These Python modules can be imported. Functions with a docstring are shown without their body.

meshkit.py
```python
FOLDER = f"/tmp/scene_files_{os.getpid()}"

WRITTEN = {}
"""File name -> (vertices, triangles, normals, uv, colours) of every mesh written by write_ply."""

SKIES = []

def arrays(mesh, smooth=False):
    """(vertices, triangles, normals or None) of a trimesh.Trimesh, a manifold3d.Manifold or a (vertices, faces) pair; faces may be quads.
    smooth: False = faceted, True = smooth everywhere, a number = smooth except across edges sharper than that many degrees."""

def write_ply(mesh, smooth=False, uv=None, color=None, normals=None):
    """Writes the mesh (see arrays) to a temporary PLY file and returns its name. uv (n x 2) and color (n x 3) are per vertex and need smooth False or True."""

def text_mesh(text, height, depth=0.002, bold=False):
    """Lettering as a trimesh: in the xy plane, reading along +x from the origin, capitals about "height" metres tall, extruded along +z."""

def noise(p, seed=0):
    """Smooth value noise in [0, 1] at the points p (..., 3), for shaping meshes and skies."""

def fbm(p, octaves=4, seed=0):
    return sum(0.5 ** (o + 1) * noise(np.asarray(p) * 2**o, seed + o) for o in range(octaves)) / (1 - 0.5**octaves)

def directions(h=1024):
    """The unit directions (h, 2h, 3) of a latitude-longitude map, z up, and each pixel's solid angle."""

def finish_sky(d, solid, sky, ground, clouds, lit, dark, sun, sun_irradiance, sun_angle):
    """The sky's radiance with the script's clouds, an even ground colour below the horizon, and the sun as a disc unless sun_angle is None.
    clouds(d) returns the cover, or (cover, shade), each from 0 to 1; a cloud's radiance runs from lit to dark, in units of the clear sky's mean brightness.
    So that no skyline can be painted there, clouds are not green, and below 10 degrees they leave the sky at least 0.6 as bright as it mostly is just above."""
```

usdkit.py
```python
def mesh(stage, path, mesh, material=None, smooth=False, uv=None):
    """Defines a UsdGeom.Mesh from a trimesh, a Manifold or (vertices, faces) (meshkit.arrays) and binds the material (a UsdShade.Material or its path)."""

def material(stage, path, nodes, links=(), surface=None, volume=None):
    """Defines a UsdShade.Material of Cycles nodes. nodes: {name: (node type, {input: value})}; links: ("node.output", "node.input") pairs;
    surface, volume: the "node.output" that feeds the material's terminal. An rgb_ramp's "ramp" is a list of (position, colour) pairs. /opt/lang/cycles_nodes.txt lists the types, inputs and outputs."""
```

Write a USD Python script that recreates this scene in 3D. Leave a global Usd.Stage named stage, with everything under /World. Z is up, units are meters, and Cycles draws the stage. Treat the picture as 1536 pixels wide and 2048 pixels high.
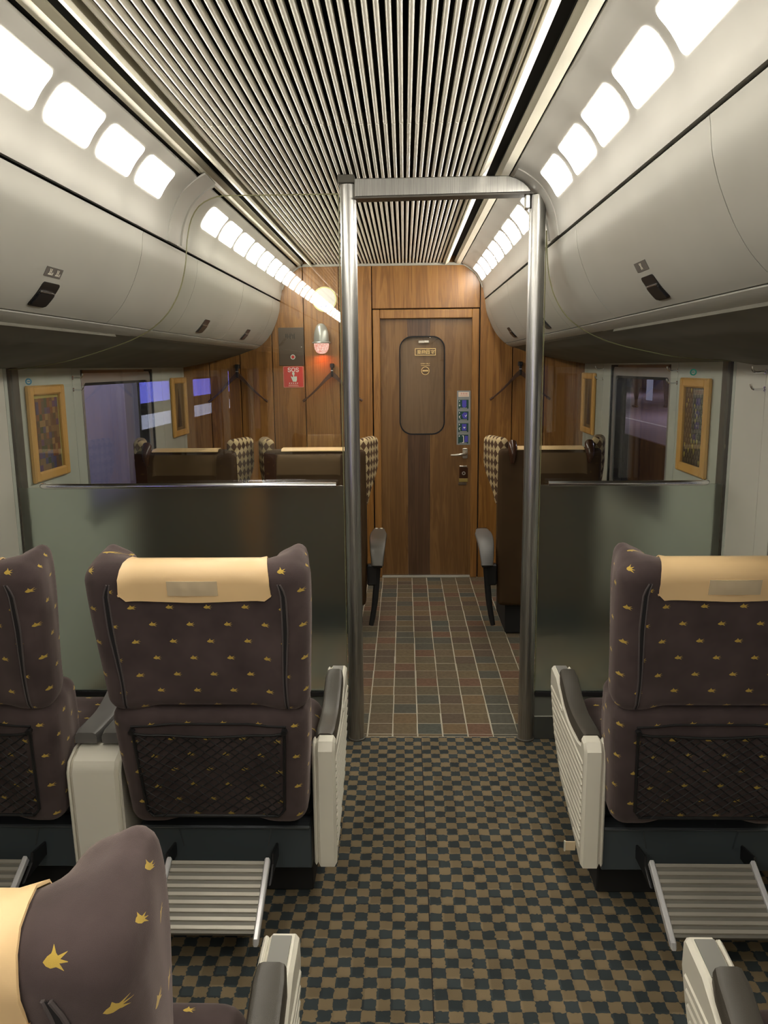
import math, random
import numpy as np
import trimesh
import manifold3d as m3
from shapely.geometry import Polygon
from pxr import Usd, UsdGeom, UsdLux, UsdShade, Gf, Sdf, Vt
import usdkit, meshkit

random.seed(7)
rng = np.random.default_rng(7)
stage = Usd.Stage.CreateInMemory()
UsdGeom.SetStageUpAxis(stage, UsdGeom.Tokens.z)
UsdGeom.SetStageMetersPerUnit(stage, 1.0)
UsdGeom.Xform.Define(stage, '/World')
UsdGeom.Scope.Define(stage, '/World/Looks')

# ------------------------------------------------------------------ camera, sky, exposure
FPX, PITCH, YAW, ROLL, EYE = 1600.0, 10.31, 1.52, -0.55, 1.5
def set_camera():
    p, y, r = np.radians([PITCH, YAW, ROLL])
    f = np.array([-np.sin(y) * np.cos(p), np.cos(y) * np.cos(p), -np.sin(p)])
    rt = np.array([np.cos(y), np.sin(y), 0.0]); up = np.cross(rt, f)
    rt, up = rt * np.cos(r) + up * np.sin(r), -rt * np.sin(r) + up * np.cos(r)
    cam = UsdGeom.Camera.Define(stage, '/World/camera')
    m = Gf.Matrix4d(*rt, 0, *up, 0, *(-f), 0, 0, 0, EYE, 1)
    cam.AddTransformOp().Set(m)
    cam.CreateHorizontalApertureAttr(36.0)
    cam.CreateVerticalApertureAttr(48.0)
    cam.CreateFocalLengthAttr(36.0 * FPX / 1536.0)
    cam.CreateClippingRangeAttr(Gf.Vec2f(0.02, 300))
    cam.CreateExposureAttr(EXPOSURE)
EXPOSURE = 2.05
PANEL_GLOW = 5.6           # radiance of the backlit panels along both coves
STATION_LIGHT = 24.0        # added, unseen lamps that light the station outside
set_camera()
sky = UsdLux.DomeLight.Define(stage, '/World/night_sky')
sky.CreateColorAttr(Gf.Vec3f(0.35, 0.33, 0.5)); sky.CreateIntensityAttr(0.02)

# ------------------------------------------------------------------ naming and tagging
_used = {}
def path_for(name, parent=None):
    base = (str(parent.GetPath()) if parent is not None else '/World') + '/' + name
    k = _used.get(base, 0); _used[base] = k + 1
    return base if k == 0 else f'{base}_{k:03d}'

def tag(prim, label=None, cat=None, group=None, kind=None):
    for k, v in (('label', label), ('category', cat), ('group', group), ('kind', kind)):
        if v: prim.SetCustomDataByKey(k, v)
    return prim

def thing(name, label, cat=None, loc=(0, 0, 0), group=None, kind=None):
    x = UsdGeom.Xform.Define(stage, path_for(name))
    x.AddTranslateOp().Set(Gf.Vec3d(*map(float, loc)))
    return tag(x.GetPrim(), label, cat, group, kind)

def part(name, mesh, material, parent=None, smooth=30, uv=None, label=None, kind=None):
    if isinstance(mesh, G): mesh = mesh.mesh()
    m = usdkit.mesh(stage, path_for(name, parent), mesh, M[material], smooth=smooth, uv=uv)
    return tag(m.GetPrim(), label, None, None, kind)

def dup(src, loc, label, group=None):
    was = src.GetCustomData()
    name = src.GetName(); name = name[:-4] if name[-4:-3] == '_' and name[-3:].isdigit() else name
    r = thing(name, label, was.get('category'), loc, group or was.get('group'), was.get('kind'))
    r.GetReferences().AddInternalReference(src.GetPath())
    r.SetInstanceable(True)
    return r

# ------------------------------------------------------------------ mesh helpers
def bis_inset(P, c):
    P = np.asarray(P, float); n = len(P); out = []
    area = 0.5 * np.sum(P[:, 0] * np.roll(P[:, 1], -1) - np.roll(P[:, 0], -1) * P[:, 1])
    s = 1 if area > 0 else -1
    for i in range(n):
        a, b, d = P[i - 1], P[i], P[(i + 1) % n]
        e1 = (b - a) / max(np.linalg.norm(b - a), 1e-9); e2 = (d - b) / max(np.linalg.norm(d - b), 1e-9)
        n1 = np.array([-e1[1], e1[0]]) * s; n2 = np.array([-e2[1], e2[0]]) * s
        k = n1 + n2; L = max(np.dot(k, k) / 2, 0.35)
        out.append(b + k / L * c)
    return np.array(out)

class G:
    def __init__(s): s.v = []; s.f = []; s.n = 0
    def raw(s, v, f):
        v = np.asarray(v, float); f = np.asarray(f, int)
        if f.shape[1] == 4: f = np.vstack([f[:, [0, 1, 2]], f[:, [0, 2, 3]]])
        s.v.append(v); s.f.append(f + s.n); s.n += len(v); return s
    def tm(s, t): return s.raw(t.vertices, t.faces)
    def mesh(s): return trimesh.Trimesh(np.vstack(s.v), np.vstack(s.f), process=False)
    def box(s, x0, x1, y0, y1, z0, z1, c=0.0):
        lo = np.array([min(x0, x1), min(y0, y1), min(z0, z1)]); hi = np.array([max(x0, x1), max(y0, y1), max(z0, z1)])
        c = min(c, *(0.49 * (hi - lo)))
        if c <= 0:
            p = np.array([[lo[0] if i & 1 == 0 else hi[0], lo[1] if i & 2 == 0 else hi[1], lo[2] if i & 4 == 0 else hi[2]] for i in range(8)])
            f = [[0, 2, 3, 1], [4, 5, 7, 6], [0, 1, 5, 4], [2, 6, 7, 3], [0, 4, 6, 2], [1, 3, 7, 5]]
            return s.raw(p, f)
        pts = []
        for i in range(8):
            q = [hi[k] if i >> k & 1 else lo[k] for k in range(3)]
            sg = [-1 if i >> k & 1 else 1 for k in range(3)]
            for k in range(3):
                r = [q[j] + (0 if j == k else sg[j] * c) for j in range(3)]
                pts.append(r)
        mm = m3.Manifold.hull_points(np.array(pts)).to_mesh()
        return s.raw(mm.vert_properties[:, :3], mm.tri_verts)
    def tube(s, path, r, n=10, caps=True):
        P = np.asarray(path, float); k = len(P)
        R = np.full(k, r) if np.ndim(r) == 0 else np.asarray(r, float)
        T = np.gradient(P, axis=0); T /= np.linalg.norm(T, axis=1, keepdims=True)
        ref = np.array([0, 0, 1.0]) if abs(T[0][2]) < .9 else np.array([1.0, 0, 0])
        u = np.cross(T[0], ref); u /= np.linalg.norm(u); vs = []
        for i in range(k):
            u = u - T[i] * np.dot(u, T[i]); u /= np.linalg.norm(u); w = np.cross(T[i], u)
            a = np.arange(n) * 2 * math.pi / n
            vs.append(P[i] + R[i] * (np.cos(a)[:, None] * u + np.sin(a)[:, None] * w))
        v = np.vstack(vs); f = []
        for i in range(k - 1):
            for j in range(n):
                a, b = i * n + j, i * n + (j + 1) % n
                f.append([a, b, b + n, a + n])
        f = [t for q in f for t in ([q[0], q[1], q[2]], [q[0], q[2], q[3]])]
        if caps:
            v = np.vstack([v, P[:1], P[-1:]]); c0, c1 = k * n, k * n + 1
            for j in range(n):
                f.append([c0, (j + 1) % n, j]); f.append([c1, (k - 1) * n + j, (k - 1) * n + (j + 1) % n])
        return s.raw(v, f)
    def prism(s, poly, t0, t1, axis, c=0.0, holes=None):
        """polygon in the two other axes (x,z for y; y,z for x; x,y for z) swept along axis; edges chamfered by c"""
        P = np.asarray(poly, float)
        if holes:
            pg = Polygon(P, holes); v2, f2 = trimesh.creation.triangulate_polygon(pg, engine='earcut')
            t = trimesh.creation.extrude_polygon(pg, abs(t1 - t0), engine='earcut'); v = t.vertices.copy(); v[:, 2] += min(t0, t1)
            return s.raw(s._ax(v[:, :2], v[:, 2], axis), t.faces if axis != 'y' else t.faces[:, ::-1])
        if np.sum(P[:, 0] * np.roll(P[:, 1], -1) - np.roll(P[:, 0], -1) * P[:, 1]) < 0: P = P[::-1]
        t0, t1 = min(t0, t1), max(t0, t1); n = len(P)
        Q = bis_inset(P, c) if c > 0 else P
        lay = [(Q, t0), (P, t0 + c), (P, t1 - c), (Q, t1)] if c > 0 else [(P, t0), (P, t1)]
        v = np.vstack([s._ax(p, np.full(n, t), axis) for p, t in lay]); f = []
        for i in range(len(lay) - 1):
            for j in range(n):
                a, b = i * n + j, i * n + (j + 1) % n
                f += [[a, b, b + n], [a, b + n, a + n]]
        v2, cap = trimesh.creation.triangulate_polygon(Polygon(Q), engine='earcut')
        if len(v2) != n or not np.allclose(v2, Q, atol=1e-7):
            from scipy.spatial import cKDTree
            idx = cKDTree(Q).query(v2)[1]; cap = idx[cap]
        q = Q[cap]; neg = np.cross(q[:, 1] - q[:, 0], q[:, 2] - q[:, 0]) < 0
        cap = np.where(neg[:, None], cap[:, ::-1], cap)
        f = np.vstack([f, cap[:, ::-1], cap + (len(lay) - 1) * n])
        return s.raw(v, f if axis != 'y' else f[:, ::-1])
    @staticmethod
    def _ax(p, t, axis):
        p = np.asarray(p)
        if axis == 'y': return np.stack([p[:, 0], t, p[:, 1]], 1)
        if axis == 'x': return np.stack([t, p[:, 0], p[:, 1]], 1)
        return np.stack([p[:, 0], p[:, 1], t], 1)
    def lathe(s, prof, cx, cy, n=24):
        """prof: (r, z) pairs, bottom to top, about the vertical axis"""
        a = np.arange(n) * 2 * math.pi / n; vs = []
        for r, z in prof: vs.append(np.stack([cx + r * np.cos(a), cy + r * np.sin(a), np.full(n, z)], 1))
        f = []
        for i in range(len(prof) - 1):
            for j in range(n):
                p, q = i * n + j, i * n + (j + 1) % n
                f += [[p, q, q + n], [p, q + n, p + n]]
        return s.raw(np.vstack(vs), f)
    def text(s, poly_v, poly_f): return s.raw(poly_v, poly_f)

def rrect(x0, x1, z0, z1, r, n=6):
    out = []
    for cx, cz, a0 in ((x1 - r, z1 - r, 0), (x0 + r, z1 - r, 90), (x0 + r, z0 + r, 180), (x1 - r, z0 + r, 270)):
        for k in range(n + 1):
            a = math.radians(a0 + 90 * k / n); out.append((cx + r * math.cos(a), cz + r * math.sin(a)))
    return out
def circle(cx, cz, r, n=28): return [(cx + r * math.cos(2 * math.pi * k / n), cz + r * math.sin(2 * math.pi * k / n)) for k in range(n)]
def bez(pts, n=16):
    pts = [np.array(p, float) for p in pts]; out = []
    for t in np.linspace(0, 1, n):
        q = pts
        while len(q) > 1: q = [a * (1 - t) + b * t for a, b in zip(q, q[1:])]
        out.append(q[0])
    return np.array(out)
def spline(pts, n):
    from scipy.interpolate import PchipInterpolator
    P = np.asarray(pts, float); s = np.r_[0, np.cumsum(np.linalg.norm(np.diff(P, axis=0), axis=1))]
    t = np.linspace(0, s[-1], n)
    return np.stack([PchipInterpolator(s, P[:, k])(t) for k in range(P.shape[1])], 1)

# ------------------------------------------------------------------ materials
M = {}
def mat(name, nodes, links=(), surface='p.BSDF'):
    M[name] = usdkit.material(stage, '/World/Looks/' + name, nodes, links, surface=surface); return M[name]
def plain(name, col, rough=.5, metal=0., bump=0., bscale=400., **kw):
    nodes = {'p': ('principled_bsdf', dict(base_color=col, roughness=rough, metallic=metal, **kw))}; links = []
    if bump:
        nodes['tc'] = ('texture_coordinate', {}); nodes['n'] = ('noise_texture', {'scale': bscale, 'detail': 3.0})
        nodes['b'] = ('bump', {'strength': bump, 'distance': 0.001})
        links += [('tc.object', 'n.vector'), ('n.fac', 'b.height'), ('b.normal', 'p.normal')]
    return mat(name, nodes, links)
def glow(name, col, strength): return mat(name, {'e': ('emission', {'color': col, 'strength': strength})}, surface='e.emission')

def mottled(name, a, b, rough=.5, scale=6., bump=0., bscale=500., stretch=(1, 1, 1), **kw):
    nodes = {'tc': ('geometry', {}), 'mp': ('mapping', {'scale': stretch}), 'n': ('noise_texture', {'scale': scale, 'detail': 4.0}),
             'r': ('rgb_ramp', {'ramp': [(.3, a), (.7, b)]}), 'p': ('principled_bsdf', dict(roughness=rough, **kw))}
    links = [('tc.position', 'mp.vector'), ('mp.vector', 'n.vector'), ('n.fac', 'r.fac'), ('r.color', 'p.base_color')]
    if bump:
        nodes['n2'] = ('noise_texture', {'scale': bscale, 'detail': 3.0}); nodes['b'] = ('bump', {'strength': bump, 'distance': 0.001})
        links += [('tc.position', 'n2.vector'), ('n2.fac', 'b.height'), ('b.normal', 'p.normal')]
    return mat(name, nodes, links)

mottled('cove_plastic', (.450, .440, .405), (.480, .470, .435), rough=.42, scale=3)
mottled('bin_plastic', (.415, .408, .370), (.450, .443, .402), rough=.45, scale=3)
mottled('underside_cloth', (.17, .16, .13), (.21, .195, .16), rough=.9, scale=4, bump=.3, bscale=900)
mottled('wall_panel', (.60, .59, .52), (.65, .635, .565), rough=.5, scale=2.5)
mottled('wall_panel_green', (.45, .48, .42), (.50, .53, .465), rough=.5, scale=2.5)
plain('slat_paint', (.93, .90, .80), .30)
plain('rail_paint', (.90, .86, .72), .38)
plain('rail_grey', (.40, .385, .33), .45)
plain('ceiling_dark', (.010, .009, .008), .9)
plain('ceiling_brown', (.034, .028, .023), .85)
plain('gap_black', (.006, .006, .006), .9)
plain('black_plastic', (.012, .012, .013), .38)
plain('black_rubber', (.012, .012, .012), .75)
plain('grey_lid', (.24, .235, .215), .4)
plain('arm_plastic', (.74, .71, .61), .42)
plain('arm_inner', (.68, .65, .56), .45)
plain('leather_grey', (.066, .059, .048), .36, bump=.25, bscale=700)
plain('leather_pale', (.13, .125, .12), .36, bump=.25, bscale=700)
mottled('leather_brown', (.046, .024, .009), (.060, .032, .012), rough=.68, specular_ior_level=.25, scale=9, bump=.3, bscale=900)
plain('vinyl_tan', (.83, .585, .305), .40, bump=.08, bscale=300)
plain('vinyl_clear', (.62, .50, .33), .12, coat_weight=1.0, coat_roughness=.03)
plain('chrome', (.86, .86, .88), .16, 1.0)
plain('bracket_silver', (.84, .84, .86), .30, .45)
plain('bright_metal', (.80, .79, .80), .28, 1.0)
plain('alu_ribbed', (.50, .475, .41), .38, .6)
plain('alu_groove', (.20, .19, .165), .5, .5)
plain('alu_frame', (.42, .43, .42), .38, .6)
plain('beam_grey', (.062, .078, .088), .42)
plain('beam_edge', (.22, .25, .28), .22, .8)
plain('seam_black', (.010, .009, .010), .8)
plain('piping', (.085, .070, .070), .7)
plain('net_cord', (.006, .006, .006), .7)
plain('pillar_dark', (.075, .068, .055), .45)
plain('glass_edge', (.24, .235, .13), .25)
plain('plinth_grey', (.055, .058, .052), .5)
plain('plinth_panel', (.13, .135, .115), .5)
plain('plinth_lip', (.42, .42, .37), .35)
plain('frame_honey', (.66, .385, .115), .32)
plain('mat_yellow', (.62, .55, .18), .6)
plain('brown_wood_dark', (.05, .020, .010), .18)
plain('hanger_wood', (.085, .045, .030), .22)
plain('blind_brown', (.17, .085, .035), .5)
plain('sign_red', (.56, .055, .045), .45)
plain('sign_pink', (.62, .22, .18), .45)
plain('sign_white', (.80, .78, .74), .5)
plain('sign_mint', (.62, .76, .66), .5)
plain('sign_cream', (.78, .66, .54), .5)
plain('sign_grey', (.27, .285, .275), .5)
plain('sign_green', (.012, .060, .050), .4)
plain('sign_blue', (.085, .075, .46), .4)
plain('sign_redprint', (.62, .18, .14), .5)
plain('gold_print', (.78, .56, .24), .4)
plain('disc_rim', (.72, .70, .30), .5)
plain('disc_blue', (.16, .20, .60), .5)
plain('plug_blue', (.12, .34, .50), .35)
plain('plug_teal', (.05, .36, .27), .35)
plain('panel_brown', (.085, .058, .036), .42)
plain('brass', (.50, .38, .12), .35, .7)
plain('lamp_silver', (.46, .47, .43), .34, .55)
plain('label_grey', (.13, .118, .108), .5)
plain('print_pale', (.66, .63, .54), .5)
plain('handle_nickel', (.62, .58, .50), .30, .85)
plain('dark_cloth', (.025, .024, .030), .85)
plain('person_skin', (.42, .27, .20), .55)
plain('person_hair', (.012, .010, .010), .5)
plain('platform_floor', (.30, .22, .24), .7)
plain('platform_line', (.62, .56, .52), .6)
plain('platform_face', (.02, .02, .022), .8)
plain('platform_wall', (.30, .28, .36), .75)
mottled('outer_wall', (.29, .265, .325), (.325, .295, .355), rough=.8, scale=1.5)
plain('outer_wall_dark', (.15, .145, .19), .8)
glow('cove_light', (1.0, .94, .83), PANEL_GLOW)
glow('lamp_glow', (1.0, .30, .20), 3.2)
glow('sign_blue_light', (.20, .21, .95), 2.6)
glow('sign_white_light', (.75, .78, 1.0), 1.6)
glow('board_light', (.55, .55, .80), .10)
# brushed stainless: vertical grain
mat('stainless', {'tc': ('geometry', {}), 'mp': ('mapping', {'scale': (900, 900, 6)}), 'n': ('noise_texture', {'scale': 1.0, 'detail': 2.0}),
    'mr': ('map_range', {'from_min': .3, 'from_max': .7, 'to_min': .27, 'to_max': .40}), 'p': ('principled_bsdf', {'base_color': (.46, .455, .44), 'metallic': 1.0})},
    [('tc.position', 'mp.vector'), ('mp.vector', 'n.vector'), ('n.fac', 'mr.value'), ('mr.result', 'p.roughness')])
mat('lamp_lens', {'e': ('emission', {'color': (1.0, .36, .26), 'strength': .30}), 'g': ('glossy_bsdf', {'roughness': .1}), 'n': ('noise_texture', {'scale': 180.0}),
    'r': ('rgb_ramp', {'ramp': [(.4, (.8, .22, .16)), (.6, (1, .75, .62))]}), 'tc': ('geometry', {}), 'm': ('mix_closure', {'fac': .08})},
    [('tc.position', 'n.vector'), ('n.fac', 'r.fac'), ('r.color', 'e.color'), ('e.emission', 'm.closure1'), ('g.BSDF', 'm.closure2')], surface='m.closure')
# clear pane: transparent with a Fresnel reflection
def pane(name, tint, ior=1.5, gl=(1, 1, 1)):
    mat(name, {'t': ('transparent_bsdf', {'color': tint}), 'g': ('glossy_bsdf', {'roughness': .0, 'color': gl}), 'f': ('fresnel', {}), 'm': ('mix_closure', {}), 'ge': ('geometry', {}), 'io': ('map_range', {'to_min': ior, 'to_max': 1 / ior})},
        [('ge.backfacing', 'io.value'), ('io.result', 'f.IOR'), ('f.fac', 'm.fac'), ('t.BSDF', 'm.closure1'), ('g.BSDF', 'm.closure2')], surface='m.closure')
pane('partition_glass', (.955, .965, .95))
pane('window_glass', (.90, .91, .93), 1.45)
pane('picture_glass', (.94, .95, .93), 1.35)
pane('door_glass', (.90, .88, .85), 1.5)
mat('frosted_glass', {'p': ('principled_bsdf', {'base_color': (.84, .90, .85), 'roughness': .30, 'transmission_weight': 1.0, 'ior': 1.2}), 'd': ('diffuse_bsdf', {'color': (.34, .40, .36)}), 'm': ('mix_closure', {'fac': .05})},
    [('p.BSDF', 'm.closure1'), ('d.BSDF', 'm.closure2')], surface='m.closure')

# wood: grain stretched along z, shifted per piece
def wood(name, dark, mid, light, rough=.34, k=1.0):
    mat(name, {'tc': ('geometry', {}), 'oi': ('object_info', {}), 'off': ('vector_math', {'math_type': 'scale', 'vector1': (13.0, 7.0, 31.0)}), 'add': ('vector_math', {'math_type': 'add'}),
        'mp': ('mapping', {'scale': (9.0 * k, 9.0 * k, .55)}), 'mf': ('mapping', {'scale': (170.0, 170.0, 3.0)}),
        'n': ('noise_texture', {'scale': 1.6, 'detail': 5.0, 'roughness': .6, 'distortion': 1.1}), 'w': ('math', {'math_type': 'sine'}), 'ws': ('math', {'math_type': 'multiply', 'value2': 38.0}),
        'fg': ('noise_texture', {'scale': 1.0, 'detail': 3.0}), 'a1': ('math', {'math_type': 'multiply_add', 'value2': .085, 'value3': .36}), 'a2': ('math', {'math_type': 'multiply_add', 'value2': .72}),
        'a3': ('math', {'math_type': 'multiply_add', 'value2': .24}), 'a4': ('math', {'math_type': 'subtract', 'value2': .34}),
        'r': ('rgb_ramp', {'ramp': [(.15, dark), (.5, mid), (.85, light)]}), 'p': ('principled_bsdf', {'roughness': rough, 'coat_weight': .15, 'coat_roughness': .2})},
        [('oi.random', 'off.scale'), ('tc.position', 'add.vector1'), ('off.vector', 'add.vector2'), ('add.vector', 'mp.vector'), ('add.vector', 'mf.vector'), ('mp.vector', 'n.vector'), ('mf.vector', 'fg.vector'),
         ('n.fac', 'ws.value1'), ('ws.value', 'w.value1'), ('w.value', 'a1.value1'), ('n.fac', 'a2.value1'), ('a1.value', 'a2.value3'), ('fg.fac', 'a3.value1'), ('a2.value', 'a3.value3'), ('a3.value', 'a4.value1'),
         ('a4.value', 'r.fac'), ('r.color', 'p.base_color')])
wood('wood_panel', (.10, .036, .008), (.27, .120, .026), (.42, .205, .054))
wood('wood_trim', (.13, .052, .012), (.30, .140, .036), (.42, .21, .06), k=1.6)
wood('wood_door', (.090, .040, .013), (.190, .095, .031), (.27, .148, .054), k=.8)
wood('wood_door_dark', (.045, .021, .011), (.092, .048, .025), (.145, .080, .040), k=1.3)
wood('wood_door_glass', (.19, .115, .062), (.27, .170, .095), (.33, .215, .125), k=.8)

# moquette with woven swallows: uv cells, staggered rows, a polar outline
CELL_U, CELL_V = .0925, .047
def birds():
    th = np.linspace(0, 1, 241)          # 0 and 1: pointing -u ... theta/2pi+0.5
    SW = [(-12.5, -1.2), (-9, 2.4), (-5.5, 4.2), (-3.6, 9), (-.8, 4.6), (1.6, 2.9), (11.5, 6), (4.4, .9), (14, -.6), (4.2, -1.7), (10, -7.2), (1.4, -4.4), (-4, -5.4), (-9, -4)]
    def R(t):
        a = (t - .5) * 2 * math.pi; d = (math.cos(a), math.sin(a)); best = 0.002
        for (x0, y0), (x1, y1) in zip(SW, SW[1:] + SW[:1]):
            ex, ey = x1 - x0, y1 - y0; det = d[1] * ex - d[0] * ey
            if abs(det) < 1e-9: continue
            r = (y0 * ex - x0 * ey) / det; k = (d[0] * y0 - d[1] * x0) / det
            if r > 0 and -1e-6 <= k <= 1 + 1e-6: best = max(best, r * .001)
        return best
    ramp = [(float(t), (R(t) * .84 / .02,) * 3) for t in th]
    n = {'uv': ('uvmap', {'attribute': 'st'}), 's': ('separate_xyz', {}),
         'vr': ('math', {'math_type': 'divide', 'value2': CELL_V}), 'vf': ('math', {'math_type': 'floor'}), 'pm': ('math', {'math_type': 'floored_modulo', 'value2': 2.0}),
         'ur': ('math', {'math_type': 'divide', 'value2': CELL_U}), 'us': ('math', {'math_type': 'multiply_add', 'value2': .5}),
         'uf': ('math', {'math_type': 'fraction'}), 'vfr': ('math', {'math_type': 'fraction'}),
         'ua': ('math', {'math_type': 'multiply_add', 'value2': CELL_U, 'value3': -.5 * CELL_U}), 'va': ('math', {'math_type': 'multiply_add', 'value2': CELL_V, 'value3': -.5 * CELL_V}),
         'at': ('math', {'math_type': 'arctan2'}), 'tn': ('math', {'math_type': 'multiply_add', 'value2': 1 / (2 * math.pi), 'value3': .5}),
         'rp': ('rgb_ramp', {'ramp': ramp}), 'rs': ('separate_color', {}), 'rr': ('math', {'math_type': 'multiply', 'value2': .02}),
         'u2': ('math', {'math_type': 'multiply'}), 'd2': ('math', {'math_type': 'multiply_add'}), 'd': ('math', {'math_type': 'sqrt'}),
         'k': ('math', {'math_type': 'less_than'}), 'shift': ('math', {'math_type': 'add', 'value2': 50.0}),
         'tc': ('geometry', {}), 'nz': ('noise_texture', {'scale': 9.0, 'detail': 4.0}), 'cr': ('rgb_ramp', {'ramp': [(.25, (.042, .030, .030)), (.75, (.088, .064, .063))]}),
         'mx': ('mix', {'color2': (.52, .36, .07)}), 'fz': ('noise_texture', {'scale': 1500.0, 'detail': 2.0}), 'b': ('bump', {'strength': .35, 'distance': .001}),
         'p': ('principled_bsdf', {'roughness': .9, 'sheen_weight': .35, 'sheen_roughness': .5, 'sheen_tint': (.75, .62, .58), 'specular_ior_level': .15})}
    l = [('uv.UV', 's.vector'), ('s.y', 'vr.value1'), ('vr.value', 'vf.value1'), ('vf.value', 'pm.value1'), ('s.x', 'ur.value1'), ('pm.value', 'us.value1'), ('ur.value', 'shift.value1'), ('shift.value', 'us.value3'),
         ('us.value', 'uf.value1'), ('vr.value', 'vfr.value1'), ('uf.value', 'ua.value1'), ('vfr.value', 'va.value1'), ('va.value', 'at.value1'), ('ua.value', 'at.value2'), ('at.value', 'tn.value1'),
         ('tn.value', 'rp.fac'), ('rp.color', 'rs.color'), ('rs.r', 'rr.value1'), ('ua.value', 'u2.value1'), ('ua.value', 'u2.value2'), ('va.value', 'd2.value1'), ('va.value', 'd2.value2'), ('u2.value', 'd2.value3'),
         ('d2.value', 'd.value1'), ('d.value', 'k.value1'), ('rr.value', 'k.value2'), ('tc.position', 'nz.vector'), ('nz.fac', 'cr.fac'), ('cr.color', 'mx.color1'), ('k.value', 'mx.fac'), ('mx.color', 'p.base_color'),
         ('tc.position', 'fz.vector'), ('fz.fac', 'b.height'), ('b.normal', 'p.normal')]
    mat('moquette_birds', n, l)
birds()
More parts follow.
